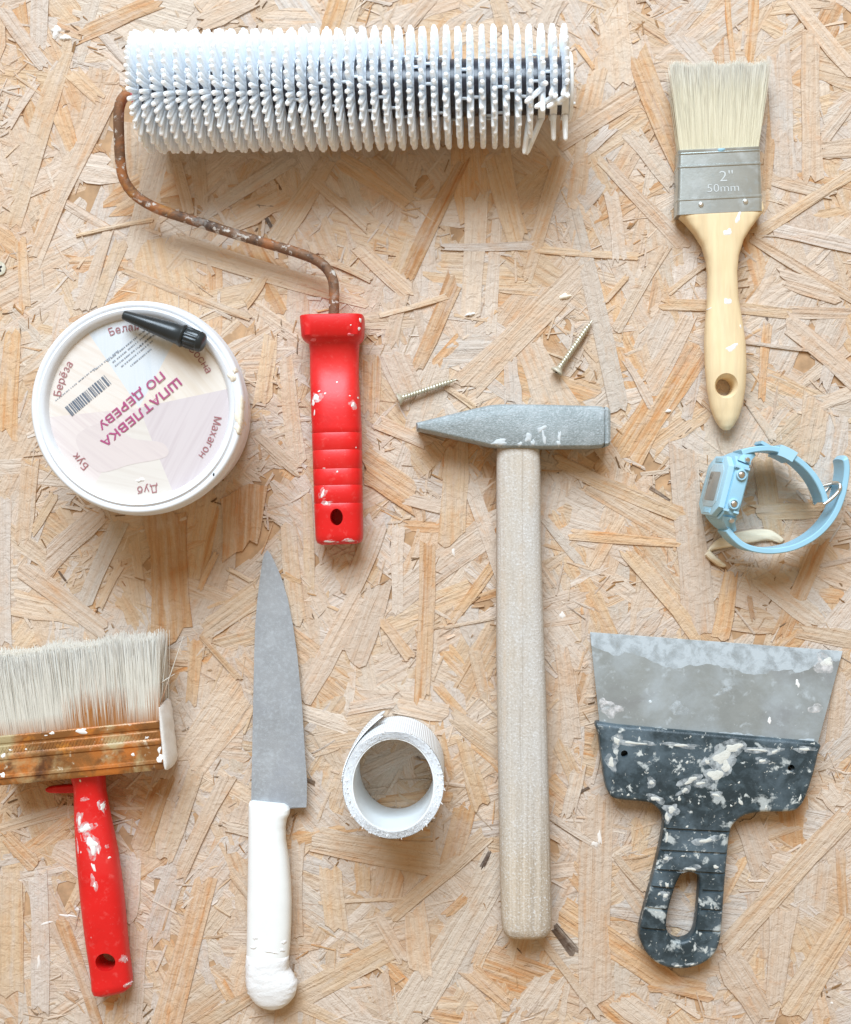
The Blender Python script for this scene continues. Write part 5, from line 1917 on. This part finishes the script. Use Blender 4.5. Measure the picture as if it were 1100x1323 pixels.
# ------------------------------------------------------------------ watch standing on its side
def build_watch():
    t0 = TOP
    c0 = P(1000, 655, 0)
    root = thing("wrist_watch", "pale blue digital watch standing on its side", "watch", (c0.x, c0.y, TOP))
    # ---- case: local frame A (12 o'clock), N (out of the dial), T (up, the button side)
    ang = math.atan2(0.97, 0.25)
    A = Vector((math.cos(ang), math.sin(ang), 0))
    phi = math.radians(9)
    Nh = Vector((-A.y, A.x, 0))
    N = (Nh * math.cos(phi) + Vector((0, 0, 1)) * math.sin(phi)).normalized()
    T = A.cross(N).normalized()
    if T.z < 0:
        T = -T
    hT = 0.0205
    ctr = P(935.5, 630.5, t0 + 0.0215)
    ctr.z = t0 + hT * math.cos(phi) + 0.0052 * math.sin(phi) + 0.0002

    def W(a, n, t):     # mm
        return ctr + A * mm(a) + N * mm(n) + T * mm(t)

    def slab(outline, n0, n1, bev, name, mat, parent, ang_=30):
        """outline in (a, t) mm, extruded along the dial normal"""
        rings = []
        m = len(outline)
        ca = sum(p[0] for p in outline) / m
        ct = sum(p[1] for p in outline) / m

        def ins(d):
            out = []
            for a, t in outline:
                l = math.hypot(a - ca, t - ct)
                out.append((a - (a - ca) / l * d, t - (t - ct) / l * d))
            return out
        for n_, d in ((n0, bev), (n0 + bev, 0), (n1 - bev, 0), (n1 - bev * 0.3, bev * 0.3), (n1, bev)):
            rings.append([W(a, n_, t) for a, t in ins(d)])
        v, f = loft(rings)
        o = obj(name, v, f, mat, parent, True, ang_)
        fix_normals(o.data)
        return o
    octo = [(-17, -12), (-13, -18.5), (-6, -20.5), (6, -20.5), (13, -18.5), (17, -12), (17, 12), (13, 18.5), (6, 20.2), (-6, 20.2), (-13, 18.5), (-17, 12)]
    case = slab([(a * 1.1, t * 0.93) for a, t in octo], -6, 2.5, 0.8, "case", 'sky_blue', root)
    bez = slab([(-17.5, -9), (-12, -17.5), (12, -17.5), (17.5, -9), (17.5, 9), (12, 17.5), (-12, 17.5), (-17.5, 9)], 2.2, 6.6, 1.1, "bezel", 'blue_dark', root)
    dial = slab([(-12.5, -8), (-9, -12), (9, -12), (12.5, -8), (12.5, 8), (9, 12), (-9, 12), (-12.5, 8)], 6.2, 6.9, 0.2, "dial", 'dial', root)
    slab([(-8, -8.5), (7, -8.5), (8, -7.5), (8, 7.5), (7, 8.5), (-8, 8.5), (-9, 7.5), (-9, -7.5)], 6.8, 7.05, 0.05, "display", 'lcd', dial)
    # raised bars on the bezel ends
    for a in (-15, 15):
        slab([(a - 1.2, -6), (a + 1.2, -6), (a + 1.2, 6), (a - 1.2, 6)], 6.4, 6.95, 0.2, "bezel_bar", 'sky_blue', bez)
    # upper flank: button guards, buttons, screws
    for a, s in ((8.5, 1), (-8.5, -1)):
        v, f = axis_lathe(W(a, -1.2, 17.5), W(a, -1.2, 20.4), [(0, 0.0028), (0.0, 0.0032), (0.75, 0.0032), (1, 0.0028), (1, 0.0022), (0.6, 0.0020)], 24)
        obj("button_guard", v, f, 'blue_dark', case)
        v, f = axis_lathe(W(a, -1.2, 18.5), W(a, -1.2, 20.6), [(0, 0.0017), (0.85, 0.0017), (1, 0.0012)], 20)
        obj("button", v, f, 'steel', case)
        for dn in (-4.2, 1.8):
            bm = bmesh.new()
            add_bar(bm, W(a + 4.2 * s, dn - 1.0, 19.0), W(a + 4.2 * s, dn + 2.0, 19.0), 0.0012, 0.0016)
            bm_obj("rib", bm, 'blue_dark', case)
    # lugs at both ends, sloping back to the strap
    for s in (1, -1):
        pr = [(16.5, 1.6, 17), (19.0, 0.2, 15), (21.2, -2.2, 13.4), (23.0, -5.0, 12.2), (24.0, -7.8, 11.2)]
        lo = [(15.5, -6.2, 17), (17.8, -6.6, 15), (19.2, -7.6, 13.4), (20.6, -8.8, 12.2), (22, -10.0, 11.2)]
        rings = []
        for (a, n_, t), (a2, n2, t2) in zip(pr, lo):
            rings.append([W(s * a, n_, t - 0.8), W(s * a, n_, -t + 0.8), W(s * (a + a2) / 2, (n_ + n2) / 2, -t), W(s * a2, n2, -t + 0.8), W(s * a2, n2, t - 0.8), W(s * (a + a2) / 2, (n_ + n2) / 2, t)])
        v, f = loft(rings)
        lug = obj("lug", v, f, 'sky_blue', root, True, 25)
        fix_normals(lug.data)
        v, f = axis_lathe(W(s * 17.8, -3.4, 15.5), W(s * 17.8, -3.4, 17.9), [(0, 0.0015), (0.8, 0.0015), (1, 0.0011)], 16)
        obj("lug_screw", v, f, 'steel', lug)
    # ---- straps: vertical ribbons with thickness
    zmid = ctr.z

    def strap(name, pts, th, w0, w1, zref, holes=()):
        ztop = zref
        path = catmull([P(x, y, ztop) for x, y in pts], 8)
        n = len(path)
        rings = []
        for i, p in enumerate(path):
            t = (path[min(i + 1, n - 1)] - path[max(i - 1, 0)])
            t.z = 0
            t.normalize()
            s = Vector((-t.y, t.x, 0))
            f = i / (n - 1)
            hw = mm(w0 + (w1 - w0) * f) / 2
            if name == "strap_tail" and f > 0.94:
                hw *= math.sqrt(max(0.05, 1 - ((f - 0.94) / 0.062) ** 2))
            h = mm(th) / 2
            z = zmid
            b = mm(0.5)
            q = Vector((p.x, p.y, z))
            up = Vector((0, 0, 1))
            rings.append([q + s * h + up * (hw - b), q + s * (h - b) + up * hw, q - s * (h - b) + up * hw, q - s * h + up * (hw - b), q - s * h - up * (hw - b), q - s * (h - b) - up * hw, q + s * (h - b) - up * hw, q + s * h - up * (hw - b)])
        v, f = loft(rings)
        o = obj(name, v, f, 'sky_blue', root, True, 30)
        fix_normals(o.data)
        return o, path
    zr = zmid + 0.0118
    K = lambda x, y: (880 + x / 5, 550 + y / 5)
    up_pts = [K(395, 175), K(450, 158), K(520, 148), K(590, 148), K(660, 165), K(735, 205), K(800, 255), K(858, 318), K(900, 385), K(928, 450), K(938, 492)]
    s1, p1 = strap("strap", up_pts, 3.3, 25, 22, zr)
    dn_pts = [K(300, 672), K(345, 725), K(400, 770), K(470, 797), K(560, 810), K(640, 806), K(720, 790), K(800, 757), K(880, 707), K(950, 640), K(1005, 560), K(1042, 470), K(1064, 380), K(1076, 290), K(1070, 225), K(1052, 200)]
    s2, p2 = strap("strap_tail", dn_pts, 3.3, 25, 22, zr)
    # adjustment holes on the inner face of the tail
    n = len(p2)
    for i in range(5):
        f = 0.45 + 0.085 * i
        q = p2[int(f * n)]
        t = (p2[int(f * n) + 1] - p2[int(f * n) - 1])
        t.z = 0
        t.normalize()
        s = Vector((-t.y, t.x, 0))
        if (Vector((ctr.x, ctr.y, 0)) - Vector((q.x, q.y, 0))).dot(s) < 0:
            s = -s
        cc = Vector((q.x, q.y, zmid + 0.0045)) + s * 0.00138
        v, f_ = axis_lathe(cc, cc + s * 0.00012, [(0, 0.0012), (1, 0.0012)], 14)
        obj("adjusting_hole", v, f_, 'hole', s2)
    # keeper loop
    i0, i1 = int(len(p1) * 0.36), int(len(p1) * 0.50)
    rings = []
    for i in range(i0, i1 + 1):
        p = p1[i]
        t = (p1[i + 1] - p1[i - 1])
        t.z = 0
        t.normalize()
        s = Vector((-t.y, t.x, 0))
        q = Vector((p.x, p.y, zmid))
        u = Vector((0, 0, 1))
        h, w = 0.0031, 0.0128
        rings.append([q + s * h + u * w, q - s * h + u * w, q - s * h - u * w, q + s * h - u * w])
    v, f = loft(rings)
    o = obj("keeper_loop", v, f, 'blue_dark', root, True, 30)
    fix_normals(o.data)
    q = p1[i0 - 1]
    bm = bmesh.new()
    a_, b_ = P(*K(520, 105), zmid + 0.012), P(*K(600, 150), zmid + 0.012)
    add_bar(bm, Vector((a_.x, a_.y, zmid + 0.003)), Vector((b_.x, b_.y, zmid + 0.003)), 0.0018, 0.018)
    bm_obj("keeper_flap", bm, 'sky_blue', root)
    # buckle
    zb_ = zmid
    e1 = P(*K(925, 508), zr)
    e2 = P(*K(1030, 395), zr)
    e1.z = e2.z = zmid + 0.0115
    lo1, lo2 = e1.copy(), e2.copy()
    lo1.z = lo2.z = zmid - 0.0115
    path = [e1.lerp(e2, 0.0), e1.lerp(e2, 0.35) + Vector((0.0004, -0.0008, 0.0003)), e1.lerp(e2, 0.8) + Vector((0.0006, -0.0010, 0)), e2, e2 + Vector((-0.0005, 0.0022, -0.003)), lo2 + Vector((-0.0005, 0.0022, 0.003)), lo2, lo1]
    v, f = tube(catmull(path, 5), 0.0011, 12)
    obj("buckle", v, f, 'steel', root, True, 60)
    m0 = P(*K(930, 395), zr)
    m1 = P(*K(1010, 375), zr)
    v, f = tube([Vector((m0.x, m0.y, zmid)), Vector((m1.x, m1.y, zmid))], 0.0009, 10)
    obj("buckle_pin", v, f, 'steel', root)


def build_chip():
    pts = [(914, 713, 1.4), (925, 704, 2.0), (945, 698, 2.4), (970, 693, 2.4), (995, 692, 2.0), (1012, 700, 0.9)]
    c = P(960, 700, 0)
    root = thing("wood_chip", "pale curled wood chip poking out beneath the watch strap", "wood chip", (c.x, c.y, TOP))
    wid = [5, 7, 9, 9, 7, 2]
    V, F = [], []
    up = catmull([P(x, y, mm(z)) for x, y, z in pts], 5)
    n = len(up)
    m = 6
    for i, p in enumerate(up):
        f = i / (n - 1)
        w = (np.interp(f, np.linspace(0, 1, 6), wid)) * S
        for j in range(m + 1):
            g = j / m - 0.5
            V.append((p.x + g * 0.002, p.y + g * 2 * w, max(TOP + 0.0001, p.z + TOP - 0.0008 * (2 * g) ** 2 + random.uniform(-1, 1) * 0.00022 + 0.0003 * math.sin(i * 0.9 + j * 1.7))))
    for i in range(n - 1):
        for j in range(m):
            F.append((i * (m + 1) + j, (i + 1) * (m + 1) + j, (i + 1) * (m + 1) + j + 1, i * (m + 1) + j + 1))
    o = obj("shaving", V, F, 'chip', root, True, 60)
    o.modifiers.new("thick", 'SOLIDIFY').thickness = 0.0006
    v, f = tube(catmull([P(914, 714, mm(3)), P(922, 722, mm(2.6)), P(932, 729, mm(1.8)), P(938, 731, mm(1.4))], 4), [0.002, 0.0021, 0.002, 0.0022, 0.002, 0.0019, 0.002, 0.0018, 0.0016, 0.0014, 0.0012, 0.0008, 0.0004], 8)
    obj("splinter", v, f, 'chip', root)


def board_marks():
    """dried paint on the board itself"""
    objs = [o for o in board.children]
    vs, fs = [], []
    for o in objs:
        b = len(vs)
        vs += [v.co + o.location for v in o.data.vertices]
        fs += [[b + i for i in p.vertices] for p in o.data.polygons]
    bvh = BVHTree.FromPolygons(vs, fs)
    raised = ((730, 383), (608, 406), (72, 40), (84, 48), (864, 531))
    for px, py, rx, ry, a in [(775, 1082, 2.5, 12, 0.1), (769, 1091, 4, 5, 0.3), (86, 1184, 10, 2.2, -0.15), (98, 1175, 3, 3.4, 0), (60, 1193, 8, 2, 0.2), (50, 1243, 2.5, 9, 0), (727, 795, 3.4, 6, 0.3), (586, 713, 2.4, 5, 0), (864, 531, 3.2, 3, 0), (1076, 1297, 2, 2, 0), (730, 383, 8, 4, 0.3), (608, 406, 6, 2.4, 0.3), (72, 40, 7, 7, 0), (84, 48, 6, 5, 0.4)]:
        m = 'cream_filler' if (px, py) == (730, 383) else 'white_paint' if (px, py) in raised else 'film_paint'
        splat(board, bvh, px, py, rx, ry, m, a, 0.001, 0.3, 0.0015 if (px, py) in raised else 0.00025)


M['plaster'] = simple("dried_plaster", (206, 206, 198), 0.8, spec=0.2, var=0.12, vscale=250, bumps=0.5, bscale=900)
M['film_paint'] = simple("thin_whitish_film", (224, 216, 208), 0.8, spec=0.2, var=0.08, vscale=200)
build_roller()
_zl = build_tub()
build_cap(_zl)
build_screw((514, 516), (591, 490), "loose countersunk screw lying just above the pointed hammer peen", 4.6, 2.6)
build_screw((719, 481), (766, 413), "loose countersunk screw lying above the square hammer face", 4.6, 2.6)
build_flush_screw()
build_hammer()
build_small_brush()
build_wide_brush()
build_knife()
build_tape()
build_spatula()
build_watch()
build_chip()
board_marks()
